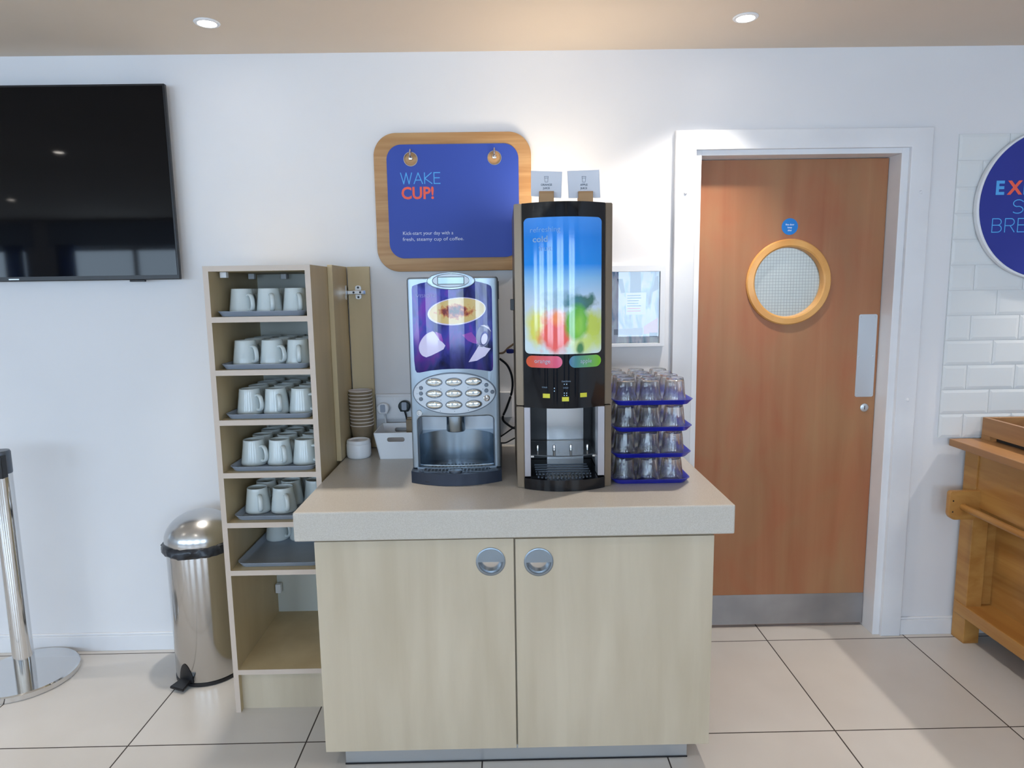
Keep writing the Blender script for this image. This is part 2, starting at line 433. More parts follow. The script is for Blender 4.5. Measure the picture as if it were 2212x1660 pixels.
# door frame
bm = bmesh.new()
CXo0, CXi0, CXi1, CXo1, CZi, CZo = .681, .762, 1.607, 1.69, 2.038, 2.112
plate(bm, [(CXo0, 0), (CXi0, 0), (CXi0, CZi), (CXi1, CZi), (CXi1, 0), (CXo1, 0), (CXo1, CZo), (CXo0, CZo)], [], 2.728, .022, bev=.003)
for (x, z_) in ((.722, 1.876), (1.652, 1.865), (1.655, 1.035)): lathe(bm, [(.0, .006), (.005, .005), (.007, .002), (.007, 0)], x, 2.728, z_, 12, axis='y')
struct('trim_1', bm, M_['trim'], smooth=True)
bm = bmesh.new()      # lining and stops
box(bm, .7575, .787, 2.745, 2.875, 0, 2.043, bev=.0015); box(bm, 1.578, 1.6115, 2.745, 2.875, 0, 2.043, bev=.0015); box(bm, .787, 1.578, 2.745, 2.875, 2.018, 2.043, bev=.0015)
struct('trim_2', bm, M_['trim'])
# door leaf
DY = 2.83
t = empty('door_1', (1.19, DY, 0)); t['kind'] = 'structure'
t['label'] = 'cherry veneer door with round glazed window in white frame'
CXw, CZw = 1.183, 1.522
bm = bmesh.new()
plate(bm, [(.789, .012), (1.576, .012), (1.576, 2.015), (.789, 2.015)], [circ(CXw, CZw, .15, n=64)], DY, .042, bev=.001)
obj('door_leaf', bm, M_['door'], t)
bm = bmesh.new()
lathe(bm, [(.176, 0), (.1765, .008), (.172, .014), (.150, .016), (.144, .012), (.142, .0), (.142, -.03), (.150, -.03), (.1505, 0)], CXw, DY, CZw, 72, axis='y', closed=True)
obj('window_ring', bm, M_['ring'], t, smooth=True)
def frosted():
    m = mat('wired_frosted_glass', (.9, .94, .94, 1), .35, trans=.75)
    p = m.node_tree.nodes['Principled BSDF']
    tc = N(m, 'ShaderNodeTexCoord'); br = N(m, 'ShaderNodeTexBrick'); mp = N(m, 'ShaderNodeMapping')
    mp.inputs['Rotation'].default_value = (R(90), 0, 0)
    br.offset = 0; br.inputs['Scale'].default_value = 1; br.inputs['Brick Width'].default_value = .0125; br.inputs['Row Height'].default_value = .0125; br.inputs['Mortar Size'].default_value = .0007
    br.inputs['Color1'].default_value = rgb(214, 224, 224); br.inputs['Color2'].default_value = rgb(210, 221, 222); br.inputs['Mortar'].default_value = rgb(150, 160, 165)
    L(m, tc.outputs['Object'], mp.inputs[0]); L(m, mp.outputs[0], br.inputs['Vector']); L(m, br.outputs[0], p.inputs['Base Color'])
    nz = N(m, 'ShaderNodeTexNoise'); nz.inputs['Scale'].default_value = 120; bp = N(m, 'ShaderNodeBump'); bp.inputs['Strength'].default_value = .3
    L(m, nz.outputs[0], bp.inputs['Height']); L(m, bp.outputs[0], p.inputs['Normal'])
    return m
bm = bmesh.new(); plate(bm, circ(CXw, CZw, .1495, n=64), [], DY+.02, .006); obj('glass_pane', bm, frosted(), t)
bm = bmesh.new(); plate(bm, rrect(1.488, 1.566, 1.034, 1.384, .008), [], DY-.0015, .0015)
for x in (1.497, 1.557):
    for z_ in (1.045, 1.207, 1.373): lathe(bm, [(0, .001), (.0035, .0005), (.004, 0)], x, DY-.0015, z_, 10, axis='y')
obj('push_plate', bm, M_['satin'], t)
obj('kick_plate', B(.79, 1.575, DY-.0015, DY, .014, .153), M_['kick'], t)
bm = bmesh.new(); lathe(bm, [(0, .006), (.014, .006), (.0175, .004), (.0175, 0)], 1.531, DY, .988, 28, axis='y'); box(bm, 1.5295, 1.5325, DY-.0065, DY-.005, .98, .996, mi=1)
lk = obj('door_lock', bm, [M_['satin'], M_['black']], t, smooth=True)
bm = bmesh.new(); plate(bm, circ(1.181, 1.748, .0335, n=40), [], DY-.001, .001)
for i, s in enumerate(('Fire door', 'keep', 'shut')): text(bm, s, 1.181, 1.753-.0115*i, DY-.0012, .0068, 1, 'CENTER', weight=.02)
obj('fire_door_sign', bm, [M_['fire'], M_['white']], t)
# corridor light, beyond the door
cl = bpy.data.lights.new('corridor_lamp', 'AREA'); cl.size = .6; cl.energy = 14; cl.color = (.9, .96, 1)
o = bpy.data.objects.new('corridor_lamp', cl); col.objects.link(o); o.location = (1.3, 3.45, CZ-.03)

# ------------------------------------------------------------------ downlights
lab = {(-.984): 'small bright recessed ceiling downlight above the tall mug shelf', .84: 'small bright recessed ceiling downlight in front of the wooden door'}
for i, (x, y, e, tl, beam) in enumerate(LAMPS):
    t = empty('ceiling_downlight', (x, y, CZ))
    tag(t, lab.get(x if y > 2.4 else None, None) or {0: 'recessed ceiling downlight above the television, leftmost of the wall row', 3: 'recessed ceiling downlight above the pine counter, rightmost of the wall row',
        4: 'recessed ceiling downlight in the second row, behind the belt post', 5: 'recessed ceiling downlight in the second row, straight out from the mug shelf', 6: 'recessed ceiling downlight in the second row, straight out from the wooden door',
        7: 'recessed ceiling downlight in the second row, farthest right', 8: 'recessed ceiling downlight in the second row, farthest left', 9: 'recessed ceiling downlight by the left windows',
        10: 'recessed ceiling downlight by the middle windows', 11: 'recessed ceiling downlight by the right windows'}[i], 'ceiling light', 'recessed ceiling downlights')
    bm = bmesh.new(); lathe(bm, [(.042, 0), (.043, -.002), (.040, -.005), (.031, -.006), (.028, -.002), (.028, 0)], x, y, CZ, 32); obj('trim_ring', bm, M_['whitep'], t, smooth=True)
    bm = bmesh.new(); lathe(bm, [(0, -.0075), (.02, -.007), (.0275, -.004), (.0275, -.001)], x, y, CZ, 24); obj('bulb', bm, M_['lamp'], t, smooth=True)
    l = bpy.data.lights.new('lamp_light', 'SPOT'); l.energy = e; l.color = (1, .92, .83); l.spot_size = R(beam); l.spot_blend = .8; l.shadow_soft_size = .028
    lo = bpy.data.objects.new('lamp_light', l); col.objects.link(lo); lo.parent = t; lo.location = (0, 0, -.02); lo.rotation_euler = Vector((tl[0], tl[1], -1)).to_track_quat('-Z', 'Y').to_euler()

# ------------------------------------------------------------------ television
t = empty('television', (-1.88, WY, 1.93)); tag(t, 'large black flat television mounted high on the wall, top left', 'television')
TX0_, TX1_, TZ0_, TZ1_ = -2.555, -1.263, 1.567, 2.296
bm = bmesh.new(); box(bm, TX0_, TX1_, 2.694, 2.712, TZ0_, TZ1_, bev=.003); box(bm, TX0_+.15, TX1_-.15, 2.712, 2.735, TZ0_+.08, TZ1_-.15, bev=.006); obj('television_case', bm, M_['black'], t)
obj('television_screen', B(TX0_+.008, TX1_-.008, 2.6925, 2.694, TZ0_+.018, TZ1_-.008), M_['screen'], t)
bm = bmesh.new(); box(bm, -1.925, -1.885, 2.6925, 2.6938, 1.5735, 1.5775); obj('maker_mark', bm, M_['satin'], t)
bm = bmesh.new(); box(bm, -1.46, -1.40, 2.695, 2.708, 1.560, 1.567, bev=.002); obj('sensor_bump', bm, M_['black'], t)
bm = bmesh.new(); box(bm, -2.0, -1.7, 2.735, 2.749, 1.8, 2.1); obj('wall_bracket', bm, M_['black'], t)

# ------------------------------------------------------------------ shelf unit
SX0, SX1, SY = -.995, -.640, 2.285; PT = .018
t = empty('shelf_unit', ((SX0+SX1)/2, SY, 0)); tag(t, 'tall narrow open maple shelf unit holding trays of mugs', 'shelf unit')
SH = [1.4125, 1.233, 1.061, .8755, .6965, .5215]      # shelf undersides
obj('side_panel', B(SX0, SX0+PT, SY+.001, 2.74, 0, 1.6), M_['maple_in'], t); obj('side_panel', B(SX1-PT, SX1, SY+.001, 2.74, 0, 1.6), M_['maple_in'], t)
obj('top_panel', B(SX0+PT, SX1-PT, SY+.001, 2.735, 1.582, 1.6), M_['maple_in'], t)
obj('back_panel', B(SX0+PT, SX1-PT, 2.735, 2.743, .146, 1.6), M_['back'], t)
for z in SH+[.146]: obj('shelf', B(SX0+PT, SX1-PT, SY+.0015, 2.735, z, z+.0185), M_['maple_in'], t)
obj('plinth', B(SX0+PT, SX1-PT, 2.31, 2.328, 0, .146), M_['maple'], t)
bm = bmesh.new()
plate(bm, [(SX0, 0), (SX0+PT, 0), (SX0+PT, 1.582), (SX1-PT, 1.582), (SX1-PT, 0), (SX1, 0), (SX1, 1.6), (SX0, 1.6)], [], SY, .001)
for z in SH+[.146]: box(bm, SX0+PT, SX1-PT, SY+.0002, SY+.0015, z, z+.0185)
obj('edge_strip', bm, M_['edge'], t)
for (x, y) in ((-.955, 2.36), (-.955, 2.62), (-.86, 2.705)):
    obj('fixing_block', B(x-.011, x+.011, y-.011, y+.011, 1.562, 1.582, bev=.002), M_['whitep'], t)
obj('fixing_block', B(-.974, -.952, 2.70, 2.722, .262, .30, bev=.002), M_['whitep'], t)
# boards beside it
t = empty('hinged_board', (-.62, 2.62, .873)); tag(t, 'maple board with a steel hinge, folded behind the shelf unit beside the wall', 'board')
obj('side_board', B(-.6395, -.6215, 2.505, 2.732, .875, 1.607, bev=.001), M_['maple_in'], t)
obj('facing_board', B(-.6165, -.530, 2.724, 2.742, .875, 1.607, bev=.001), M_['maple_in'], t)
bm = bmesh.new()
hz = W(770, 632, 2.72)[1]
box(bm, -.6215, -.6185, 2.695, 2.722, hz-.028, hz+.028, bev=.001); box(bm, -.6190, -.545, 2.708, 2.722, hz-.009, hz+.009, bev=.003)
plate(bm, rrect(-.588, -.564, hz-.027, hz+.027, .008), [], 2.720, .004, bev=.0008)
for (x, z) in ((-.576, hz+.019), (-.576, hz-.019), (-.592, hz), (-.566, hz)): lathe(bm, [(0, .0015), (.004, .0015), (.0045, 0)], x, 2.720 if abs(z-hz) > .01 else 2.708, z, 10, axis='y', mi=1)
obj('hinge', bm, [M_['chrome'], M_['black']], t)

# ------------------------------------------------------------------ trays and mugs
def tray_mesh(w_, d_, h=.018, flare=.014, th=.003, r=.035):
    bm = bmesh.new()
    def loop(wx, dy, rr, z): return [bm.verts.new((x, y, z)) for x, y in rrect(-wx/2, wx/2, -dy/2, dy/2, rr, 8)]
    secs = [loop(w_-2*flare, d_-2*flare, r*.7, 0), loop(w_-2*flare+.004, d_-2*flare+.004, r*.7, .002), loop(w_-.004, d_-.004, r, h-.002), loop(w_, d_, r+.002, h-.001), loop(w_, d_, r+.002, h), loop(w_-.008, d_-.008, r, h),
            loop(w_-2*flare-.002, d_-2*flare-.002, r*.7, th+.001), loop(w_-2*flare-.006, d_-2*flare-.006, r*.65, th)]
    for a, b in zip(secs, secs[1:]):
        n = len(a)
        for i in range(n): bm.faces.new((a[i], a[(i+1) % n], b[(i+1) % n], b[i]))
    bm.faces.new(secs[0]); bm.faces.new(secs[-1])
    return bm
names6 = ['top', 'second', 'third', 'fourth', 'fifth', 'sixth']
tray0 = obj('serving_tray', tray_mesh(.304, .430), M_['tray'], smooth=True, angle=50)
TRX, TRY = -.8165, 2.512
def mug_proto():
    t = empty('mug', (0, 0, 0))
    bm = bmesh.new()
    prof = [(0, .004), (.036, .004), (.038, 0), (.043, 0), (.0455, .004), (.0452, .012), (.042, .035), (.0385, .06), (.036, .08), (.0352, .0885), (.0343, .0905), (.0330, .0895), (.0328, .085), (.0355, .06), (.039, .03), (.0405, .010), (.036, .007), (0, .0065)]
    lathe(bm, prof, n=36); body = obj('mug_body', bm, M_['mug'], t, smooth=True, angle=70)
    bm = bmesh.new()
    pts = spline([(.0375, 0, .068), (.050, 0, .0695), (.0605, 0, .062), (.0655, 0, .046), (.0655, 0, .030), (.060, 0, .020), (.050, 0, .0165), (.042, 0, .0185)], 5)
    tube(bm, pts, [.0052]*len(pts), n=12, up=(0, 1, 0), flat=1.5); obj('handle', bm, M_['mug'], t, smooth=True, angle=70)
    return t
mug0 = mug_proto()
def dup(root, loc, rotz=0):
    r = root.copy(); col.objects.link(r); r.location = loc; r.rotation_euler = (0, 0, rotz)
    for ch in root.children:
        c = ch.copy(); col.objects.link(c); c.parent = r
    return r
first_mug = [True]; first_tray = [True]
cols = [(-.911, 'left'), (-.8175, 'middle'), (-.7255, 'right')]
rowsY = [2.402, 2.4945, 2.587, 2.6795]; rown = ['front', 'second', 'third', 'back']
ang = [[-40, -62, -60], [-38, -36, -72], [-35, -62, -28], [-32, -58, -30], [-62, -60, -45], [-30, -25, -40]]
for s in range(6):
    z = SH[s]+.0185
    if first_tray[0]: tr = tray0; first_tray[0] = False
    else: tr = tray0.copy(); col.objects.link(tr)
    dx = [-.003, -.003, .0, .001, .002, .0][s]; dy = [0, 0, -.002, .0, .004, .008][s]
    tr.location = (TRX+dx, TRY+dy, z)
    tag(tr, 'grey plastic serving tray on the %s shelf from the top%s' % (names6[s] if s else 'first', ', mostly empty' if s == 5 else ' under mugs'), 'tray', 'grey trays in the shelf unit')
    for r in range(4):
        for c in range(3):
            if s == 4 and r == 0 and c == 2: continue
            if s == 5 and r < 2: continue
            a = R(ang[s][c] + (random.uniform(-14, 14) if r else 0))
            m = mug0 if first_mug[0] else dup(mug0, (0, 0, 0)); first_mug[0] = False
            m.location = (cols[c][0]+dx+random.uniform(-.0006, .0006), rowsY[r]+dy, z+.0032); m.rotation_euler = (0, 0, a)
            tag(m, 'pale mug, %s of the %s row on the %s shelf of the tall unit' % (cols[c][1], rown[r], names6[s]), 'mug', 'pale ceramic mugs in the shelf unit')

# ------------------------------------------------------------------ counter
obj_w = B(-.626, .672, 1.911, 2.748, .783, .872, bev=.005, seg=3)
o = obj('worktop', obj_w, M_['work'], origin=(.02, 2.3, .783)); tag(o, 'thick speckled beige worktop carrying both drink machines', 'worktop')
t = empty('base_cabinet', (.023, 1.95, 0)); tag(t, 'pale maple two-door cabinet under the speckled worktop', 'cabinet')
obj('cabinet_body', B(-.577, .623, 1.970, 2.73, .078, .7825), M_['maple'], t)
obj('plinth', B(-.531, .569, 2.0, 2.02, 0, .078), M_['satin'], t)
obj('plinth_seal', B(-.533, .571, 1.998, 2.0, 0, .005), M_['black'], t)
HY = 1.95
for i, (a, b, hx, hz_) in enumerate(((-.579, .0185, -.0515, .696), (.0235, .624, .0935, .692))):
    bm = bmesh.new(); plate(bm, [(a, .08), (b, .08), (b, .767 if i == 0 else .765), (a, .767 if i == 0 else .765)], [circ(hx, hz_, .037, n=40)], HY, .019, bev=.001)
    d = obj('cabinet_door', bm, M_['maple'], t)
    bm = bmesh.new()
    lathe(bm, [(.0445, 0), (.0445, .0018), (.0425, .003), (.0375, .003), (.0360, .001), (.0358, -.014), (.0368, -.014), (.0369, 0)], hx, HY, hz_, 48, axis='y', caps=False)
    plate(bm, circ(hx, hz_, .0395, n=30, a0=0, a1=180), [], HY-.0042, .0016)
    bowl = bmesh.new(); lathe(bowl, [(.0362, -.0135), (.030, -.0125), (.006, -.0035), (0, -.003)], hx, HY, hz_, 48, axis='y', caps=False)
    fh = obj('flush_handle', bm, M_['handle'], d, smooth=True)
    merge(bm := bmesh.new(), bowl); obj('handle_bowl', bm, M_['steel'], d, smooth=True)

# ------------------------------------------------------------------ wake cup sign
t = empty('wall_sign', (-.19, WY, 1.585)); tag(t, 'blue panel on a rounded wooden board reading WAKE CUP!', 'sign')
SY_ = 2.728
def bez(cx0, cx1, z0, z1, r): return rrect(cx0, cx1, z0, z1, r, 14)
outer = []
bm = bmesh.new()
so = rrect(W(810.5, 430, SY_)[0], W(1148, 430, SY_)[0], W(978, 585.5, SY_)[1], W(978, 285.5, SY_)[1], .088, 16)
plate(bm, so, [], SY_, .018, bev=.002); obj('wooden_board', bm, M_['signwood'], t, smooth=True)
bm = bmesh.new()
sb = rrect(W(838, 430, SY_-.004)[0], W(1121, 430, SY_-.004)[0], W(978, 557, SY_-.004)[1], W(978, 311, SY_-.004)[1], .058, 16)
h1 = W(887, 344, SY_-.004); h2 = W(1068, 341, SY_-.004)
plate(bm, sb, [circ(h1[0], h1[1], .0255, n=32), circ(h2[0], h2[1], .0255, n=32)], SY_-.004, .0038, bev=.0005); pn = obj('blue_panel', bm, M_['blue'], t)
YL = SY_-.0046
bm = bmesh.new()
a = W(866, 397.5, YL); b = W(950, 373, YL); light_text(bm, 'WAKE', a[0], a[1], YL, b[1]-a[1], .0036, width=b[0]-a[0], mi=0)
a = W(867, 430, YL); text(bm, 'CUP!', a[0], a[1], YL, .0465, 1, weight=.035, xs=.93)
a = W(870, 508, YL); text(bm, 'Kick-start your day with a', a[0], a[1], YL, .0142, 2, xs=.97, weight=-.006)
a = W(870, 521, YL); text(bm, 'fresh, steamy cup of coffee.', a[0], a[1], YL, .0142, 2, xs=1.12, weight=-.006)
obj('lettering', bm, [M_['sky'], M_['coral'], M_['white']], t)
for h in (h1, h2):
    bm = bmesh.new(); lathe(bm, [(.0255, .0), (.0275, .0008), (.0275, .0016), (.0250, .0016), (.0248, 0)], h[0], SY_-.004, h[1], 32, axis='y', closed=True)
    tube(bm, spline([(h[0], SY_-.002, h[1]+.004), (h[0], SY_-.018, h[1]+.010), (h[0], SY_-.020, h[1]+.024), (h[0], SY_-.012, h[1]+.034)], 5), .0035, 10)
    lathe(bm, [(0, .012), (.008, .010), (.010, 0)], h[0], SY_-.0, h[1]+.004, 16, axis='y')
    obj('hook', bm, M_['chrome'], t, smooth=True)

# ------------------------------------------------------------------ round sign
t = empty('round_sign', (2.158, WY, 1.51)); tag(t, 'round navy sign with a white rim reading EXPRESS START BREAKFAST', 'sign')
rc = (2.165, 1.810)
bm = bmesh.new(); plate(bm, circ(rc[0], rc[1], .293, n=96), [], 2.716, .022, bev=.002); obj('sign_backing', bm, M_['whitep'], t, smooth=True)
bm = bmesh.new(); plate(bm, circ(rc[0]+.003, rc[1]+.001, .287, n=96), [], 2.713, .0028); obj('sign_face', bm, M_['navy'], t)
bm = bmesh.new(); YL = 2.7125
e = W(2149, 420, YL); et = W(2149, 390, YL); ch = et[1]-e[1]
x = e[0]
for cch, mi in zip('EXPRESS', (0, 1, 0, 0, 0, 0, 0)):
    text(bm, cch, x, e[1], YL, ch, mi, weight=.045, xs=1.0); x += {'E': .052, 'X': .058, 'P': .058, 'R': .058, 'S': .056}[cch]
a = W(2186, 461, YL); b = W(2186, 432, YL); light_text(bm, 'START', a[0], a[1], YL, b[1]-a[1], .0036, width=2*(rc[0]-a[0]), mi=0)
a = W(2142, 502, YL); b = W(2142, 473, YL); light_text(bm, 'BREAKFAST', a[0], a[1], YL, b[1]-a[1], .0036, width=2*(rc[0]-a[0]), mi=0)
obj('lettering', bm, [M_['sky'], M_['coral']], t)

# ------------------------------------------------------------------ framed picture right of the juice machine
t = empty('framed_picture', (.525, WY, 1.27)); tag(t, 'white framed faded blue poster beside the tall juice machine', 'picture frame')
fx0, fx1, fz0, fz1 = .408, .648, 1.272, 1.597
bm = bmesh.new(); plate(bm, [(fx0, fz0), (fx1, fz0), (fx1, fz1), (fx0, fz1)], [[(fx0+.02, fz0+.013), (fx1-.02, fz0+.013), (fx1-.02, fz1-.025), (fx0+.02, fz1-.025)]], 2.728, .02, bev=.001); obj('frame', bm, M_['whitep'], t)
def poster_mat():
    m = mat('faded_poster_print', rgb(180, 205, 220), .3)
    p = m.node_tree.nodes['Principled BSDF']; tc = N(m, 'ShaderNodeTexCoord')
    mp = N(m, 'ShaderNodeMapping'); mp.inputs['Scale'].default_value = (16, 1, 5)
    nz = N(m, 'ShaderNodeTexNoise'); nz.inputs['Scale'].default_value = 1.3; nz.inputs['Detail'].default_value = 7; nz.inputs['Distortion'].default_value = 1.2
    cr = N(m, 'ShaderNodeValToRGB'); e = cr.color_ramp.elements; e[0].position = .3; e[0].color = rgb(70, 85, 110); e[1].position = .62; e[1].color = rgb(222, 234, 240)
    k = e.new(.42); k.color = rgb(150, 180, 205); k = e.new(.5); k.color = rgb(205, 205, 220)
    L(m, tc.outputs['Object'], mp.inputs[0]); L(m, mp.outputs[0], nz.inputs['Vector']); L(m, nz.outputs[0], cr.inputs[0]); L(m, cr.outputs[0], p.inputs['Base Color'])
    return m
M_['coralpale'] = mat('pale_pink_print', rgb(222, 165, 172), .4); M_['slateprint'] = mat('slate_print', rgb(92, 110, 132), .4); M_['rosegrey'] = mat('grey_print', rgb(150, 155, 165), .4)
M_['paper'] = mat('notice_paper', rgb(235, 240, 242), .5); M_['redink'] = mat('red_ink', rgb(225, 120, 120), .6)
bm = bmesh.new(); face(bm, [(fx0+.018, fz0+.012), (fx1-.018, fz0+.012), (fx1-.018, fz1-.024), (fx0+.018, fz1-.024)], 2.744)
y_ = 2.7435
face(bm, Ws([(1362, 588), (1384, 588), (1385, 634), (1361, 634)], y_), y_, 1); face(bm, Ws([(1333, 603), (1345, 603), (1350, 632), (1342, 634)], y_), y_, 1)
face(bm, Ws([(1415, 600), (1422, 596), (1422, 625), (1408, 632)], y_), y_, 1); face(bm, Ws([(1390, 706), (1421, 686), (1421, 720), (1390, 722)], y_), y_, 2)
face(bm, Ws([(1326, 712), (1388, 708), (1388, 724), (1326, 724)], y_), y_, 3)
face(bm, Ws([(1403, 719), (1420, 719), (1420, 728), (1403, 728)], y_-.0005), y_-.0005, 1)
obj('poster', bm, [poster_mat(), M_['slateprint'], M_['coralpale'], M_['rosegrey']], t)
bm = bmesh.new(); face(bm, Ws([(1352, 633), (1396, 632), (1394, 680), (1352, 680)], 2.7425), 2.7425)
for k in range(7):
    (x0, z0) = W(1355, 639+5.6*k, 2.742); (x1, z1) = W([1384, 1385, 1380, 1379, 1385, 1383, 1384][k], 639+5.6*k, 2.742); box(bm, x0, x1, 2.7420, 2.7424, z0-.0018, z0+.0018, mi=1 if k < 5 else 2)
obj('notice', bm, [M_['paper'], M_['slateprint'], M_['redink']], t)
obj('frame_glass', B(fx0+.018, fx1-.018, 2.7365, 2.7385, fz0+.012, fz1-.024), M_['glass'], t)

# ------------------------------------------------------------------ coffee machine
def bow(bm, k=1.1):
    """give a flat front piece of the coffee machine its gently bowed shape"""
    for i in range(-12, 13):
        bmesh.ops.bisect_plane(bm, geom=bm.verts[:]+bm.edges[:]+bm.faces[:], plane_co=(CXc+i*.0125, 0, 0), plane_no=(1, 0, 0))
    for v in bm.verts: v.co.y += k*(v.co.x-CXc)**2
    return bm
M_['shield'] = mat('brushed_cavity_metal', (.34, .42, .50, 1), .24, 1)
CX0, CX1, CY = -.316, -.017, 2.215; CXc = (CX0+CX1)/2
t = empty('coffee_machine', (CXc, 2.4, .872)); tag(t, 'silver coffee vending machine with purple cappuccino picture and nine oval buttons', 'coffee machine')
nx0, nz1 = W(900, 903, CY); nx1 = W(1067, 903, CY)[0]; nz0 = .915
bm = bmesh.new()
plate(bm, rrect(CX0, CX1, .912, 1.552, (.010, .010, .002, .002)), [rrect(nx0, nx1, nz0, nz1, (.02, .02, .002, .002))], CY, .035, bev=.006, seg=3)
obj('front_panel', bow(bm), M_['silver'], t, smooth=True, angle=60)
bm = bmesh.new()
box(bm, CX0+.003, CX1-.003, 2.335, 2.62, .912, 1.549, bev=.008)
box(bm, CX0+.003, CX1-.003, CY+.052, 2.34, nz1+.02, 1.549, bev=.004)
box(bm, CX0+.003, nx0+.004, CY+.034, 2.34, .912, nz1+.03, bev=.002); box(bm, nx1-.004, CX1-.003, CY+.034, 2.34, .912, nz1+.03, bev=.002)
obj('machine_body', bm, M_['dsilver'], t)
obj('side_latch', B(CX1-.003, CX1+.002, 2.28, 2.30, W(1076, 601, 2.29)[1]-.07, W(1076, 601, 2.29)[1]-.01, bev=.001), M_['black'], t)
# cavity: curved lower shield, flat upper back
bm = bmesh.new(); n = 24; zc = W(985, 934, 2.28)[1]
pts = [(nx0+.004+(nx1-nx0-.008)*k/n, CY+.03+.085*math.sin(PI*k/n)**.6) for k in range(n+1)]
for (x0, y0), (x1, y1) in zip(pts, pts[1:]):
    bm.faces.new([bm.verts.new(v) for v in ((x0, y0, .912), (x1, y1, .912), (x1, y1, zc), (x0, y0, zc))])
    bm.faces.new([bm.verts.new(v) for v in ((x0, y0, zc), (x1, y1, zc), (x1, 2.334, zc), (x0, 2.334, zc))])
bmesh.ops.remove_doubles(bm, verts=bm.verts, dist=1e-6)
obj('cavity_shield', bm, M_['shield'], t, smooth=True, angle=50)
obj('cavity_back', B(nx0, nx1, 2.328, 2.334, zc, nz1+.02), M_['silver_l'], t)
bm = bmesh.new(); lathe(bm, [(.030, W(985, 931, 2.26)[1]), (.032, W(985, 929, 2.26)[1]), (.032, nz1+.02)], CXc-.002, 2.262, 0, 32); obj('spout', bm, M_['shield'], t, smooth=True)
# base with grille
def bowed(x0, x1, ye, yc, yb, z0, z1, n=28, bev=0):
    c = (x0+x1)/2; h = (x1-x0)/2
    loop = [(x0+(x1-x0)*k/n, yc+(ye-yc)*(abs(x0+(x1-x0)*k/n-c)/h)**2.2) for k in range(n+1)]+[(x1, yb), (x0, yb)]
    b = bmesh.new(); lo = [b.verts.new((x, y, z0)) for x, y in loop]; hi = [b.verts.new((x, y, z1)) for x, y in loop]
    b.faces.new(lo); b.faces.new(hi); m = len(loop)
    for i in range(m): b.faces.new((lo[i], lo[(i+1) % m], hi[(i+1) % m], hi[i]))
    return b
bm = bowed(CX0-.001, CX1+.002, 2.205, 2.155, 2.60, .8725, .9118)
obj('machine_base', bm, M_['base'], t, smooth=True, angle=40)
bm = bmesh.new()
for k in range(19):
    x = CXc-.108+.012*k; h = max(0, 1-((x-CXc)/.128)**2)
    y0, y1 = 2.172+(1-h)*.035, 2.20+.10*h
    if y1-y0 > .01: box(bm, x-.0018, x+.0018, y0, y1, .912, .9155)
for k in range(7):
    y = 2.185+.016*k; w_ = .118*math.sqrt(max(0, 1-((y-2.20)/.105)**2)) if y > 2.2 else .105
    box(bm, CXc-w_, CXc+w_, y-.0014, y+.0014, .912, .9145)
lathe(bm, [(0, .917), (.018, .917), (.022, .9155), (.022, .912)], CXc, 2.19, 0, 24)
obj('drip_grille', bm, M_['dsilver'], t)
bm = bmesh.new(); tube(bm, spline([(CXc-.10, 2.1745, .883), (CXc-.03, 2.158, .8825), (CXc+.04, 2.161, .889), (CXc+.09, 2.176, .899), (CXc+.12, 2.190, .908)], 8), .0012, 6); obj('swoosh_groove', bm, M_['black'], t)
# picture
def screen_px():
    pts = [(887.5, 625), (888.5, 619), (893, 616.5), (908, 612), (926, 608.5), (950, 606), (973, 605.2), (1000, 605.8), (1022, 606.8), (1040, 610.5), (1054, 614.5), (1060, 618), (1062, 625)]
    pts += [(1063.2, 690), (1064.5, 760), (1065, 793), (1064, 801), (1059.5, 803.8)]
    pts += [(1040, 800.5), (1015, 797.7), (985, 797), (955, 798.5), (930, 801.5), (905, 806.8), (899, 806.5), (895.5, 801), (893, 780), (890.5, 720)]
    return pts
YS = CY-.0012
loop = Ws(screen_px(), YS)[::-1]
def purple_mat():
    m = mat('purple_artwork', (.03, .03, .12, 1), .1, spec=.4, coat=.1)
    p = m.node_tree.nodes['Principled BSDF']; tc = N(m, 'ShaderNodeTexCoord'); mp = N(m, 'ShaderNodeMapping'); mp.inputs['Scale'].default_value = (9, 1, 4.5)
    nz = N(m, 'ShaderNodeTexNoise'); nz.inputs['Scale'].default_value = 1.6; nz.inputs['Detail'].default_value = 3; nz.inputs['Distortion'].default_value = .8
    cr = N(m, 'ShaderNodeValToRGB'); e = cr.color_ramp.elements
    e[0].position = .3; e[0].color = rgb(14, 14, 48); e[1].position = .68; e[1].color = rgb(120, 62, 178)
    k = e.new(.42); k.color = rgb(40, 44, 120); k = e.new(.55); k.color = rgb(70, 72, 172)
    sp = N(m, 'ShaderNodeSeparateXYZ'); mr = N(m, 'ShaderNodeMapRange'); mr.inputs[1].default_value = .36; mr.inputs[2].default_value = .50; mr.inputs[3].default_value = .25; mr.inputs[4].default_value = 1
    mx = N(m, 'ShaderNodeMix', data_type='RGBA'); mx.inputs[6].default_value = rgb(16, 16, 34)
    L(m, tc.outputs['Object'], mp.inputs[0]); L(m, mp.outputs[0], nz.inputs['Vector']); L(m, nz.outputs[0], cr.inputs[0])
    L(m, tc.outputs['Object'], sp.inputs[0]); L(m, sp.outputs[2], mr.inputs[0]); L(m, mr.outputs[0], mx.inputs[0]); L(m, cr.outputs[0], mx.inputs[7]); L(m, mx.outputs[2], p.inputs['Base Color'])
    return m
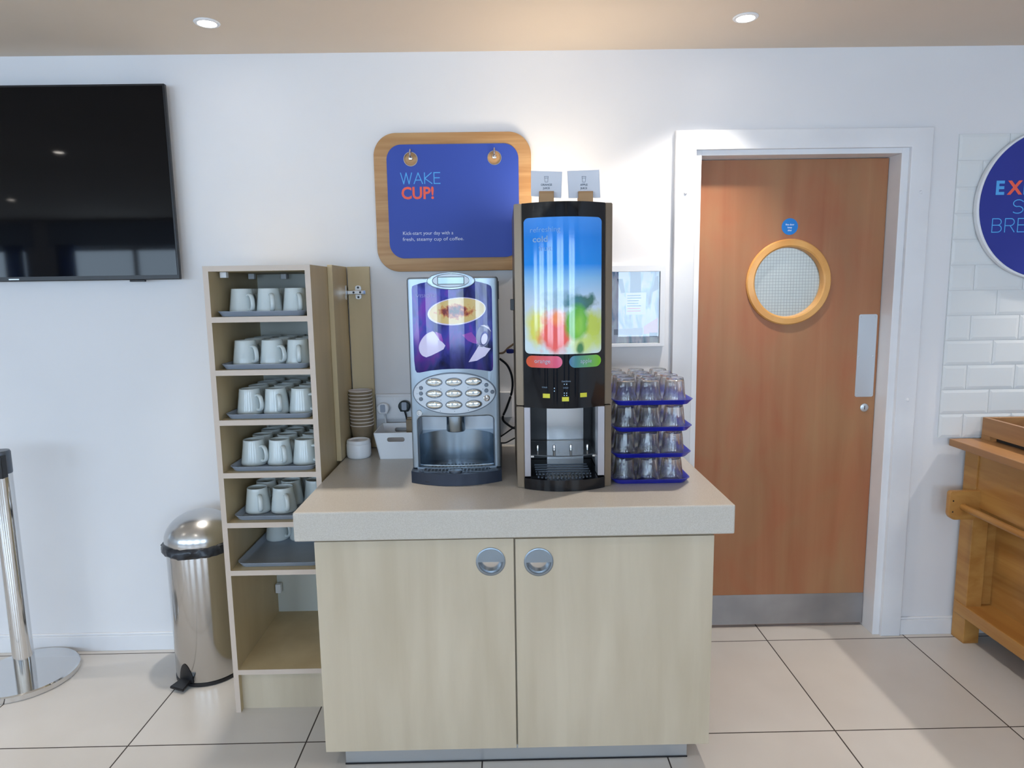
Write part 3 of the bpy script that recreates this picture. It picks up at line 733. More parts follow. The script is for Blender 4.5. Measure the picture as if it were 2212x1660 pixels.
def foam_mat():
    m = mat('cappuccino_foam_print', rgb(240, 210, 130), .12, coat=.5); c = W(984, 673, YS); off = Vector((CXc, 2.4, .872))
    p = m.node_tree.nodes['Principled BSDF']; tc = N(m, 'ShaderNodeTexCoord'); mp = N(m, 'ShaderNodeMapping')
    mp.inputs['Location'].default_value = (-(c[0]-off.x)/.062, 0, -(c[1]-off.z)/.026); mp.inputs['Scale'].default_value = (1/.062, 0, 1/.026)
    nz = N(m, 'ShaderNodeTexNoise'); nz.inputs['Scale'].default_value = 90; nz.inputs['Detail'].default_value = 4
    ln = N(m, 'ShaderNodeVectorMath', operation='LENGTH'); ad = N(m, 'ShaderNodeMath', operation='ADD'); ms = N(m, 'ShaderNodeMath', operation='MULTIPLY_ADD'); ms.inputs[1].default_value = 1.6; ms.inputs[2].default_value = -.8
    cr = N(m, 'ShaderNodeValToRGB'); e = cr.color_ramp.elements; e[0].position = .2; e[0].color = rgb(64, 36, 44); e[1].position = .97; e[1].color = rgb(222, 192, 122)
    k = e.new(.5); k.color = rgb(150, 58, 48); k = e.new(.78); k.color = rgb(212, 140, 78)
    L(m, tc.outputs['Object'], mp.inputs[0]); L(m, mp.outputs[0], ln.inputs[0]); L(m, tc.outputs['Object'], nz.inputs['Vector']); L(m, nz.outputs[0], ms.inputs[0])
    L(m, ln.outputs['Value'], ad.inputs[0]); L(m, ms.outputs[0], ad.inputs[1]); L(m, ad.outputs[0], cr.inputs[0]); L(m, cr.outputs[0], p.inputs['Base Color'])
    return m
M_['printwhite'] = mat('white_cup_print', rgb(222, 212, 240), .12, coat=.5); M_['magenta'] = mat('magenta_print', rgb(150, 74, 176), .12, coat=.5); M_['violet'] = mat('violet_ring_print', rgb(64, 56, 120), .12, coat=.5)
M_['faint'] = mat('faint_lettering', rgb(150, 148, 205), .2)
bm = bmesh.new()
plate(bm, loop, [], YS, .0011)
def tilt_ell(cx, cy, rx, ry, deg, Y, n=44):
    out = []
    for i in range(n):
        a = 2*PI*i/n; ex, ey = rx*math.cos(a), ry*math.sin(a); c, s = math.cos(R(deg)), math.sin(R(deg))
        out.append(W(cx+ex*c+ey*s, cy-ex*s+ey*c, Y))
    return out
y1 = YS-.0004; y2 = YS-.0008; y3 = YS-.0012
face(bm, tilt_ell(986, 673, 63.5, 29.5, 7, y1), y1, 1); face(bm, tilt_ell(987, 672.5, 60.5, 27.2, 7, y2), y2, 2)
face(bm, [(p.x, p.y) for p in spline([Vector((a_, b_, 0)) for a_, b_ in Ws([(934, 716), (921, 722), (910, 734), (904, 748), (905, 760), (911, 769), (920, 773)], y1)[::-1]], 5)]+Ws([(931, 769), (945, 762), (958, 755), (962, 747), (957, 741), (950, 735), (944, 727), (938, 718)][::-1], y1), y1, 1)
face(bm, Ws([(940, 717), (953, 722), (956, 733), (957, 740), (950, 736), (941, 722)], y2)[::-1], y2, 3)
face(bm, Ws([(998, 724), (1018, 718), (1026, 728), (1034, 744), (1022, 742), (1010, 736)], y1)[::-1], y1, 3)
face(bm, Ws([(1035, 746), (1050, 752), (1060, 754), (1048, 770), (1030, 780), (1012, 783), (1024, 764)], y1)[::-1], y1, 1)
plate(bm, tilt_ell(1044, 726, 15.5, 25, -12, y1), [tilt_ell(1045.5, 731, 8, 15, -12, y1)], y1, 2e-4, 0, 4); face(bm, tilt_ell(1046, 733, 6.5, 12, -12, y1), y1, 1)
face(bm, Ws([(1037, 704), (1046, 703), (1056, 708), (1061, 718), (1055, 712), (1046, 706)], y3)[::-1], y3, 1)
a = W(897, 643, y2); text(bm, 'VISION', a[0], a[1], y2, .0105, 5, xs=1.42, weight=-.01)
obj('picture_panel', bow(bm), [purple_mat(), M_['printwhite'], foam_mat(), M_['magenta'], M_['violet'], M_['faint']], t)
# display
c = W(973.5, 607, CY-.008); k_ = 2.2/F_PX
bm = bmesh.new(); plate(bm, circ(c[0], c[1], 52*k_, 18.8*k_), [circ(c[0], c[1]+.001, 39*k_, 13.8*k_)], CY-.008, .0225, bev=.002); obj('display_surround', bow(bm), M_['silver'], t, smooth=True)
bm = bmesh.new(); plate(bm, circ(c[0], c[1]+.001, 39*k_, 13.8*k_), [], CY-.005, .015); dp = obj('display_panel', bow(bm), M_['silver_l'], t)
bm = bmesh.new(); box(bm, c[0]-.0435, c[0]+.0435, CY-.0062, CY-.005, c[1]-.0115, c[1]+.0135, mi=1); box(bm, c[0]-.0415, c[0]+.0415, CY-.0066, CY-.006, c[1]-.0095, c[1]+.0115); obj('display_window', bow(bm), [M_['lcd'], M_['black']], t)
# control panel
c = W(980.7, 850.8, CY-.005)
bm = bmesh.new(); plate(bm, circ(c[0], c[1], 92.5*k_, 46.8*k_, n=72), [], CY-.0025, .003, bev=.001); obj('control_surround', bow(bm), M_['dsilver'], t)
bm = bmesh.new(); plate(bm, circ(c[0], c[1], 90*k_, 44.5*k_, n=72), [], CY-.006, .0035, bev=.001)
for (px, py) in ((952, 841), (982, 840), (1011, 838), (952, 865), (982, 865), (1011, 863), (951, 889), (982, 889), (1012, 887), (899.5, 840), (899.5, 853), (899.5, 865), (1043, 830), (1043, 842)):
    q = W(px, py, CY-.006); box(bm, q[0]-.0009, q[0]+.0009, CY-.0063, CY-.006, q[1]-.0012, q[1]+.0012, mi=1)
obj('control_panel', bow(bm), [M_['silver_l'], M_['ink']], t)
for j, yy in enumerate((827, 852, 876.3)):
    for i, xx in enumerate((937, 980, 1022.7)):
        q = W(xx+.3*j, yy-i*.9, CY-.008)
        bm = bmesh.new(); lathe(bm, [(0, .0052), (.3, .0050), (.7, .0038), (.93, .0018), (1, .0)], 0, 0, 0, 40, axis='y')
        for v in bm.verts: v.co = Vector((q[0]+v.co.x*.0262, CY-.006+v.co.y, q[1]+v.co.z*.0128))
        plate(bm, circ(q[0], q[1], .0285, .0148, n=40), [], CY-.0066, .0006, mi=1)
        obj('drink_button', bow(bm), [M_['button'], M_['dsilver']], t, smooth=True)
for (px, py, rr, mt) in ((908, 840, .0066, 'dsilver'), (908, 852, .0066, 'dsilver'), (908, 864.3, .0066, 'dsilver'), (1050.4, 833.3, .0068, 'dsilver'), (1050.4, 845.5, .0068, 'dsilver'), (1063.5, 848.7, .0066, 'dsilver'), (1051.3, 862, .0105, 'chrome')):
    q = W(px, py, CY-.008); bm = bmesh.new(); lathe(bm, [(0, .003), (rr*.8, .003), (rr, .0015), (rr, 0)], q[0], CY-.006, q[1], 24, axis='y'); obj('round_button', bow(bm), M_[mt], t, smooth=True)
q = W(905, 894.5, CY); bm = bmesh.new(); lathe(bm, [(0, .003), (.006, .003), (.006, .005), (.009, .005), (.0105, .0)], q[0], CY, q[1], 24, axis='y'); obj('panel_lock', bow(bm), M_['steel'], t, smooth=True)

# ------------------------------------------------------------------ juice machine
JX0, JX1, JZ, JT = .036, .339, .872, 1.767; JC = (JX0+JX1)/2; JH = .127
t = empty('juice_dispenser', (JC, 2.35, JZ)); tag(t, 'tall black and bronze juice dispenser with bright blue fruit picture', 'juice dispenser')
def JA(x, off=0): return 2.118-.048*max(0, 1-((x-JC)/JH)**2)-off
ZS = 1.141                                           # seam between head and dispensing bay
bm = bmesh.new(); box(bm, JX0+.004, JX1-.004, 2.16, 2.61, ZS, JT-.004, bev=.004); box(bm, JX0+.004, JX1-.004, 2.37, 2.61, JZ+.001, ZS+.01, bev=.004); obj('machine_body', bm, M_['black'], t)
for s, (a, b) in enumerate(((JX0, JX0+.0235), (JX1-.0235, JX1))):
    for (z0, z1) in ((ZS+.002, JT), (JZ+.001, ZS-.002)):
        bm = bmesh.new(); lp = [(a, 2.125), (b, 2.118), (b, 2.165), (b, 2.4), (a, 2.6)] if s == 0 else [(a, 2.118), (b, 2.125), (b, 2.6), (a, 2.4), (a, 2.165)]
        lp = [(a, 2.126 if s == 0 else 2.118), (b, 2.118 if s == 0 else 2.126), (b, 2.605), (a, 2.605)]
        lo = [bm.verts.new((x, y, z0)) for x, y in lp]; hi = [bm.verts.new((x, y, z1)) for x, y in lp]
        bm.faces.new(lo); bm.faces.new(hi)
        for i in range(4): bm.faces.new((lo[i], lo[(i+1) % 4], hi[(i+1) % 4], hi[i]))
        bmesh.ops.bevel(bm, geom=bm.edges[:], offset=.002, segments=2, affect='EDGES')
        obj('side_panel', bm, M_['bronze'], t)
bx0, bx1 = JX0+.0235, JX1-.0235
bm = bmesh.new(); n = 40       # curved glossy door
f0 = []; f1 = []; b0 = []; b1 = []
for k in range(n+1):
    x = bx0+(bx1-bx0)*k/n; y = JA(x)
    f0.append(bm.verts.new((x, y, ZS-.002))); f1.append(bm.verts.new((x, y, JT))); b0.append(bm.verts.new((x, 2.165, ZS-.002))); b1.append(bm.verts.new((x, 2.165, JT)))
for k in range(n):
    bm.faces.new((f0[k], f0[k+1], f1[k+1], f1[k])); bm.faces.new((b0[k], b0[k+1], b1[k+1], b1[k])); bm.faces.new((f0[k], f0[k+1], b0[k+1], b0[k])); bm.faces.new((f1[k], f1[k+1], b1[k+1], b1[k]))
bm.faces.new((f0[0], f1[0], b1[0], b0[0])); bm.faces.new((f0[-1], f1[-1], b1[-1], b0[-1]))
obj('curved_door', bm, M_['gblack'], t, smooth=True, angle=40)
def arc_rr(bm, x0, x1, z0, z1, r, off, n=36, mi=0):
    pr = None
    xs = [x0+r*(1-math.cos(R(9*k))) for k in range(11)]; xs += [x0+r+(x1-x0-2*r)*k/n for k in range(1, n)]; xs += [x1-r*(1-math.cos(R(90-9*k))) for k in range(11)]
    for x in xs:
        d = max(0, r-(x-x0), r-(x1-x)); h = r-math.sqrt(max(0, r*r-d*d))
        cur = (bm.verts.new((x, JA(x, off), z0+h)), bm.verts.new((x, JA(x, off), z1-h)))
        if pr and (cur[0].co-pr[0].co).length > 1e-7:
            try: f = bm.faces.new((pr[0], cur[0], cur[1], pr[1])); f.material_index = mi; f.smooth = True
            except ValueError: pass
        pr = cur
def juice_mat():
    m = mat('fruit_artwork', (.2, .4, .8, 1), .10, coat=.3); nt = m.node_tree
    p = nt.nodes['Principled BSDF']; tc = N(m, 'ShaderNodeTexCoord'); sp = N(m, 'ShaderNodeSeparateXYZ'); L(m, tc.outputs['Object'], sp.inputs[0])
    mr = N(m, 'ShaderNodeMapRange'); mr.inputs[1].default_value = 1.307-JZ; mr.inputs[2].default_value = 1.724-JZ; L(m, sp.outputs[2], mr.inputs[0])
    cr = N(m, 'ShaderNodeValToRGB'); e = cr.color_ramp.elements; e[0].position = 0; e[0].color = rgb(205, 222, 226); e[1].position = 1; e[1].color = rgb(66, 138, 222)
    for pos, c in ((.38, (188, 206, 224)), (.56, (126, 180, 224)), (.66, (20, 132, 222)), (.85, (24, 124, 216))): q = e.new(pos); q.color = rgb(*c)
    L(m, mr.outputs[0], cr.inputs[0]); last = cr.outputs[0]
    nz = N(m, 'ShaderNodeTexNoise'); nz.inputs['Scale'].default_value = 26; nz.inputs['Detail'].default_value = 5; L(m, tc.outputs['Object'], nz.inputs['Vector'])
    def blob(cx, cz, rx, rz, c, soft, amt, dist):
        nonlocal last
        mp = N(m, 'ShaderNodeMapping'); mp.inputs['Location'].default_value = (-cx/rx, 0, -cz/rz); mp.inputs['Scale'].default_value = (1/rx, 0, 1/rz)
        ln = N(m, 'ShaderNodeVectorMath', operation='LENGTH'); L(m, tc.outputs['Object'], mp.inputs[0]); L(m, mp.outputs[0], ln.inputs[0])
        ma = N(m, 'ShaderNodeMath', operation='MULTIPLY_ADD'); ma.inputs[1].default_value = dist; ma.inputs[2].default_value = -dist/2; L(m, nz.outputs[0], ma.inputs[0])
        ad = N(m, 'ShaderNodeMath', operation='ADD'); L(m, ln.outputs['Value'], ad.inputs[0]); L(m, ma.outputs[0], ad.inputs[1])
        r = N(m, 'ShaderNodeMapRange'); r.inputs[1].default_value = 1-soft; r.inputs[2].default_value = 1+soft; r.inputs[3].default_value = amt; r.inputs[4].default_value = 0; L(m, ad.outputs[0], r.inputs[0])
        mx = N(m, 'ShaderNodeMix', data_type='RGBA'); L(m, r.outputs[0], mx.inputs[0]); L(m, last, mx.inputs[6]); mx.inputs[7].default_value = rgb(*c); last = mx.outputs[2]
    zb = 1.307-JZ
    blob(-.085, zb+.085, .030, .050, (216, 212, 60), .4, .9, 1.2); blob(.088, zb+.085, .034, .050, (184, 200, 40), .4, .9, 1.2); blob(.060, zb+.035, .05, .03, (196, 214, 90), .5, .8, 1.4)
    blob(.052, zb+.160, .052, .022, (24, 92, 66), .3, .9, 2.0); blob(.0, zb+.165, .050, .028, (70, 130, 150), .6, .6, 2.4)
    blob(-.030, zb+.066, .045, .062, (232, 84, 76), .25, .95, 1.2); blob(-.022, zb+.115, .022, .022, (245, 150, 90), .5, .8, 1.2)
    blob(.035, zb+.098, .036, .052, (92, 172, 52), .2, .95, .6); blob(.043, zb+.090, .016, .034, (150, 205, 80), .5, .7, .6); blob(.046, zb+.02, .010, .018, (30, 110, 70), .4, .9, 1.4)
    L(m, last, p.inputs['Base Color']); L(m, last, p.inputs['Emission Color']); p.inputs['Emission Strength'].default_value = .13
    return m
g0 = W(1134.5, 760.5, 2.105); g1 = W(1300, 473, 2.105)
bm = bmesh.new(); arc_rr(bm, g0[0], g1[0], 1.309, 1.722, .014, .0012); obj('fruit_picture', bm, juice_mat(), t)
fnj = lambda c: (c[0], JA(c[0], .0022), c[2])
bm = bmesh.new()
M_['pale'] = mat('pale_blue_lettering', rgb(190, 222, 248), .3)
a = W(1144, 503, 2.1); text(bm, 'refreshing', a[0], a[1], 0, .0165, 0, fn=fnj, xs=1.0, weight=-.01)
a = W(1150, 524, 2.1); text(bm, 'cold', a[0], a[1], 0, .0185, 0, fn=fnj, xs=1.05, weight=.03)
a = W(1163, 543, 2.1); text(bm, 'fruit', a[0], a[1], 0, .0165, 0, fn=fnj, weight=-.01)
obj('lettering', bm, M_['pale'], t)
def grad_mat(name, c1, c2, x0, x1):
    m = mat(name, c1, .15, coat=.3); p = m.node_tree.nodes['Principled BSDF']; tc = N(m, 'ShaderNodeTexCoord'); sp = N(m, 'ShaderNodeSeparateXYZ'); L(m, tc.outputs['Object'], sp.inputs[0])
    mr = N(m, 'ShaderNodeMapRange'); mr.inputs[1].default_value = x0-JC; mr.inputs[2].default_value = x1-JC; L(m, sp.outputs[0], mr.inputs[0])
    mx = N(m, 'ShaderNodeMix', data_type='RGBA'); L(m, mr.outputs[0], mx.inputs[0]); mx.inputs[6].default_value = c1; mx.inputs[7].default_value = c2; L(m, mx.outputs[2], p.inputs['Base Color']); L(m, mx.outputs[2], p.inputs['Emission Color']); p.inputs['Emission Strength'].default_value = .08
    return m
for (xa, xb, c1, c2, s, tx, tz) in ((1137, 1213, rgb(214, 90, 44), rgb(216, 90, 130), 'orange', 1154, 784), (1227.5, 1299, rgb(60, 110, 150), rgb(120, 190, 20), 'apple', 1252, 783)):
    a = W(xa, 780, 2.1)[0]; b = W(xb, 780, 2.1)[0]; zc_ = W(1215, 780.3, 2.1)[1]
    bm = bmesh.new(); arc_rr(bm, a, b, zc_-.0185, zc_+.0185, .0184, .0012, n=14); q = W(tx, tz, 2.098); text(bm, s, q[0], q[1], 0, .0135, 1, fn=fnj, xs=.95, weight=.015)
    obj('flavour_label', bm, [grad_mat(s+'_label', c1, c2, a, b), M_['white']], t)
for (px, py) in ((1180, 855), (1220.5, 861), (1260, 853)):
    q = W(px, py, 2.085); bm = bmesh.new(); b2 = bmesh.new()
    for k in range(4):
        xa, xb = q[0]-.0108+.0054*k, q[0]-.0108+.0054*(k+1)
        bm.faces.new([bm.verts.new(v) for v in ((xa, JA(xa, .0015), q[1]-.0068), (xb, JA(xb, .0015), q[1]-.0068), (xb, JA(xb, .0015), q[1]+.0068), (xa, JA(xa, .0015), q[1]+.0068))])
    b2.free(); obj('yellow_sticker', bm, M_['yellow'], t)
bm = bmesh.new()      # small printed marks above the stickers
for (px, py, s) in ((1176, 838, 'COLD'), (1221, 838, 'COLD'), (1222, 824, 'Cold Drinks')):
    q = W(px, py, 2.085); text(bm, s, q[0], q[1], 0, .0042, 0, 'CENTER', fn=fnj)
for (px, py) in ((1218, 829), (1223, 829), (1197, 838), (1197, 844), (1218, 848), (1223, 848), (1218, 853), (1223, 853)):
    q = W(px, py, 2.085); bm.faces.new([bm.verts.new((q[0]+a, JA(q[0], .0016), q[1]+b)) for a, b in ((-.0013, -.0015), (.0013, -.0015), (.0013, .0015), (-.0013, .0015))])
obj('printed_marks', bm, M_['pale'], t)
# dispensing bay
for (a, b) in ((bx0, bx0+.020), (bx1-.022, bx1)): obj('bay_pillar', B(a, b, 2.112, 2.17, .912, ZS-.003, bev=.0015), M_['bronze_l'], t)
bm = bmesh.new()
box(bm, bx0+.001, bx0+.012, 2.165, 2.37, JZ+.04, ZS-.003); box(bm, bx1-.012, bx1-.001, 2.165, 2.37, JZ+.04, ZS-.003); box(bm, bx0, bx1, 2.362, 2.369, JZ+.04, ZS-.003)
obj('bay_lining', bm, M_['black'], t)
pa = W(1181, 890, 2.355); pb = W(1260, 1005, 2.355)
bm = bmesh.new(); plate(bm, rrect(pa[0], pb[0], pb[1], 1.13, .002), [], 2.354, .006); obj('steel_backplate', bm, M_['steel'], t)
for px in (1186, 1253):
    q = W(px, 879, 2.2); bm = bmesh.new(); lathe(bm, [(.0, 1.118), (.010, 1.119), (.013, 1.124), (.013, ZS)], q[0], 2.2, 0, 20); obj('nozzle', bm, M_['chrome'], t, smooth=True)
bm = bowed(bx0-.001, bx1+.001, 2.112, 2.072, 2.37, .8725, .908); obj('drip_base', bm, M_['gblack'], t, smooth=True, angle=40)
bm = bmesh.new()
for k in range(15):
    x = JC-.084+.012*k; y0 = JA(x)+.025
    box(bm, x-.002, x+.002, y0, y0+.06, .908, .9105)
for k in range(5): box(bm, JC-.09, JC+.09, 2.15+.03*k, 2.153+.03*k, .908, .9105)
obj('drip_grille', bm, M_['dsilver'], t)
bm = bmesh.new(); zg = W(1220, 982, 2.14)[1]
lp = [(bx0+.022+(bx1-bx0-.046)*k/20, 2.15-.028*(1-(2*k/20-1)**2)) for k in range(21)]+[(bx1-.024, 2.34), (bx0+.022, 2.34)]
lo = [bm.verts.new((x, y, zg-.004)) for x, y in lp]; hi = [bm.verts.new((x, y, zg)) for x, y in lp]; bm.faces.new(lo); bm.faces.new(hi)
for i in range(len(lp)): bm.faces.new((lo[i], lo[(i+1) % len(lp)], hi[(i+1) % len(lp)], hi[i]))
obj('cup_shelf', bm, mat('smoked_acrylic', (.35, .38, .42, 1), .08, trans=.8), t)
for px in (1161, 1197, 1233, 1269):
    q = W(px, 968, 2.19); bm = bmesh.new(); lathe(bm, [(0, .022), (.003, .021), (.0042, .018), (.0042, .0), (.006, 0)], q[0], 2.19, zg, 14); obj('shelf_peg', bm, M_['chrome'], t, smooth=True)
for x in (bx0+.026, bx1-.028):
    bm = bmesh.new(); box(bm, x-.006, x+.006, 2.150, 2.156, zg-.012, zg-.004, bev=.001); obj('shelf_clip', bm, M_['chrome'], t)
bm = bmesh.new(); q = W(1105, 658, 2.3); plate(bm, rrect(q[0]-.004, JX0, q[1]-.020, q[1]+.018, .003), [], 2.3, .02, bev=.001); obj('side_catch', bm, M_['black'], t)
# light strip that backlights the picture and leaks out of the top vent
bm = bmesh.new(); box(bm, bx0+.02, bx1-.02, 2.22, 2.60, JT-.004, JT+.002); obj('top_light_strip', bm, mat('light_strip', (1, .9, .75, 1), .5, emit=(1, .82, .58, 1), es=3), t)
lg = bpy.data.lights.new('strip_glow', 'AREA'); lg.shape = 'RECTANGLE'; lg.size = .20; lg.size_y = .10; lg.energy = .95; lg.color = (1, .82, .58)
o = bpy.data.objects.new('strip_glow', lg); col.objects.link(o); o.parent = t; o.location = (0, 2.55-2.35, JT+.004-JZ); o.rotation_euler = (R(180), 0, 0)

# name cards on the machine
for (pts, hp, s1, s2, lb) in (([(1147, 369), (1214.5, 371), (1212.5, 428.5), (1147, 424)], 1180, 'ORANGE', 'JUICE', 'white ORANGE JUICE card in a wooden block on the dispenser'),
                              ([(1225, 369.5), (1294.5, 367), (1297, 427.5), (1228, 428.5)], 1264, 'APPLE', 'JUICE', 'white APPLE JUICE card in a wooden block on the dispenser')):
    Yc = 2.150; q = W(hp, 433, Yc); t = empty('name_card_stand', (q[0], Yc, JT)); tag(t, lb, 'name card', 'juice name cards')
    bm = bmesh.new(); box(bm, q[0]-.0225, q[0]+.0225, Yc-.016, Yc-.001, JT+.0005, W(hp, 414.5, Yc)[1], bev=.001); box(bm, q[0]-.0225, q[0]+.0225, Yc+.001, Yc+.014, JT+.0005, W(hp, 416, Yc)[1], bev=.001); box(bm, q[0]-.022, q[0]+.022, Yc-.001, Yc+.001, JT+.0005, JT+.008); obj('wooden_block', bm, M_['signwood'], t)
    bm = bmesh.new(); lp = Ws(pts, Yc); plate(bm, lp[::-1], [], Yc-.0006, .0012)
    cx = sum(p[0] for p in lp)/4; q2 = W(hp, 401.5, Yc); text(bm, s1, cx, q2[1], Yc-.0009, .0062, 1, 'CENTER', weight=.02); q2 = W(hp, 408.8, Yc); text(bm, s2, cx, q2[1], Yc-.0009, .0062, 1, 'CENTER', weight=.02)
    zt = W(hp, 381, Yc)[1]; zb_ = W(hp, 394, Yc)[1]
    plate(bm, [(cx-.0065, zt), (cx-.0045, zb_), (cx+.0045, zb_), (cx+.0065, zt)], [[(cx-.0054, zt-.001), (cx-.0037, zb_+.001), (cx+.0037, zb_+.001), (cx+.0054, zt-.001)]], Yc-.0009, 3e-4, 0, 1)
    box(bm, cx-.005, cx+.005, Yc-.0010, Yc-.0007, zt-.006, zt-.005, mi=1)
    obj('printed_card', bm, [M_['card'], M_['ink']], t)

# ------------------------------------------------------------------ blue trays of glasses
def tumbler():
    bm = bmesh.new(); n = 40       # stands upside down, rim at z = 0
    outer = [(.0368, .0), (.0374, .0012), (.0372, .014), (.0366, .021), (.0350, .026), (.0318, .060), (.0298, .074), (.0290, .078), (.027, .0805), (.015, .0800), (0, .0795)]
    inner = [(0, .0735), (.0225, .0730), (.0262, .0705), (.0280, .062), (.0330, .024), (.0352, .014), (.0356, .0012)]
    def rf(i, k, r):
        if 4 <= k <= 7: return r*(1.025-.065*math.sin(PI*((i % 4)/4)))
        return r
    lathe(bm, outer+inner, n=n, rf=rf, closed=True)
    return bm
glass0 = obj('tumbler', tumbler(), M_['tumbler'], smooth=True, angle=28)
btray0 = obj('blue_tray', tray_mesh(.262, .350, h=.017, flare=.016), M_['btray'], smooth=True, angle=50)
BT = ['bottom', 'second', 'third', 'top']; pitch = .0868; gx = [.392, .4715, .551]; gy = [2.186, 2.268, 2.350, 2.432]
fg = True
for k in range(4):
    z = .8725+pitch*k
    tr = btray0 if k == 0 else btray0.copy()
    if k: col.objects.link(tr)
    dx = [-.001, .001, .003, .004][k]
    tr.location = (.474+dx, 2.305, z); tag(tr, 'royal blue tray of upside-down tumblers, %s in the stack of four' % ['bottom', 'second from bottom', 'third from bottom', 'topmost'][k], 'tray', 'blue trays of glasses')
    for r in range(4):
        for c in range(3):
            g = glass0 if fg else glass0.copy()
            if not fg: col.objects.link(g)
            fg = False
            g.location = (gx[c]+dx+random.uniform(-.001, .001), gy[r]+random.uniform(-.001, .001), z+.0033); g.rotation_euler = (0, 0, random.uniform(0, 6))
            tag(g, 'upturned clear tumbler, %s of the %s row on the %s blue tray' % (['left', 'middle', 'right'][c], rown[r], BT[k]), 'glass', 'upturned tumblers on blue trays')

# ------------------------------------------------------------------ paper cups, cup lids, basket
def cup():
    bm = bmesh.new()
    lathe(bm, [(0, .006), (.028, .006), (.0285, 0), (.0300, 0), (.0452, .108), (.0446, .1085)], n=36, caps=False)
    lathe(bm, [(.0446, .1085), (.0440, .108), (.0288, .008), (0, .0075)], n=36, caps=False, mi=1)
    return bm
t0 = empty('paper_cup', (-.573, 2.668, .8725))
bm = cup(); bmesh.ops.translate(bm, verts=bm.verts, vec=Vector(t0.location)); obj('cup_wall', bm, [M_['kraft'], M_['cuprim']], t0, smooth=True)
bm = bmesh.new(); lathe(bm, [(.0440, .1090), (.0452, .1084), (.0468, .1090), (.0472, .1102), (.0466, .1118), (.0450, .1122), (.0438, .111)], t0.location[0], t0.location[1], t0.location[2], 36, closed=True); obj('cup_rim', bm, M_['cuprim'], t0, smooth=True)
for k in range(11):
    c = t0 if k == 0 else dup(t0, (0, 0, 0)); c.location = (-.573+.0006*math.sin(k*1.3)-.0002*k, 2.668, .8725+.01375*k)
    tag(c, 'brown paper cup with pale rim, %s in the stack beside the shelf unit' % ('bottommost' if k == 0 else 'topmost' if k == 10 else ['', 'second', 'third', 'fourth', 'fifth', 'sixth', 'seventh', 'eighth', 'ninth', 'tenth'][k]+' from bottom'), 'paper cup', 'stacked brown paper cups')
t = empty('cup_lid_stack', (-.571, 2.578, .8725)); tag(t, 'small round stack of white cup lids in front of paper cups', 'tub')  # stack of cup lids, modelled as one round body with a recessed top
bm = bmesh.new(); lathe(bm, [(0, 0), (.040, 0), (.0445, .004), (.0465, .012), (.0465, .052), (.0450, .055), (0, .055)], -.571, 2.578, .8725, 40); obj('lid_stack_body', bm, M_['whitep'], t, smooth=True)
bm = bmesh.new(); lathe(bm, [(.0448, .0552), (.0452, .062), (.0435, .068), (.039, .070), (.036, .069), (.034, .065), (.018, .064), (.012, .067), (0, .067)], -.571, 2.578, .8725, 40); obj('lid_stack_top', bm, M_['whitep'], t, smooth=True)

t = empty('storage_basket', (-.425, 2.61, .8725)); tag(t, 'white plastic basket with oval handle slots behind the coffee machine', 'basket')
bm = bmesh.new()
bx0_, bx1_, by0_, by1_, bz0, bz1 = -.500, -.335, 2.515, 2.712, .8725, .978; tp = .018; th = .003
def wallp(o4, holes, pos): pass
# front and back with slots, sides, base
def lean(y0, sgn):     # walls lean outwards toward the rim
    return lambda c: (c[0], y0+(c[1])+sgn*(bz1-c[2])/(bz1-bz0)*tp, c[2])
for (yy, sg, off) in ((by0_, 1, 0), (by1_, -1, -th)):
    bx = bmesh.new(); plate(bm, [(bx0_, bz1), (bx0_+tp, bz0), (bx1_-tp, bz0), (bx1_, bz1)], [rrect(-.450, -.383, .942, .960, .0088)], off, th, 0, 0, fn=lean(yy, sg)); bx.free()
for (xx, s) in ((bx0_, 1), (bx1_, -1)):
    vs = [(xx, by0_, bz1), (xx, by1_, bz1), (xx+s*tp, by1_-tp, bz0), (xx+s*tp, by0_+tp, bz0)]
    a = [bm.verts.new(v) for v in vs]; b = [bm.verts.new((v[0]+s*th, v[1], v[2])) for v in vs]
    bm.faces.new(a); bm.faces.new(b)
    for i in range(4): bm.faces.new((a[i], a[(i+1) % 4], b[(i+1) % 4], b[i]))
box(bm, bx0_+tp, bx1_-tp, by0_+tp, by1_-tp, bz0, bz0+.003)
obj('basket_shell', bm, M_['whitep'], t)
t = empty('paper_packet', (-.372, 2.60, .8765)); tag(t, 'brown paper packet standing in the white plastic basket', 'packet')
bm = bmesh.new(); box(bm, -.384, -.356, 2.575, 2.60, .8765, 1.016, bev=.003); obj('packet_sleeve', bm, M_['kraft'], t)
bm = bmesh.new(); box(bm, -.381, -.359, 2.58, 2.595, 1.016, 1.024, bev=.002); obj('packet_fold', bm, M_['kraft'], t)
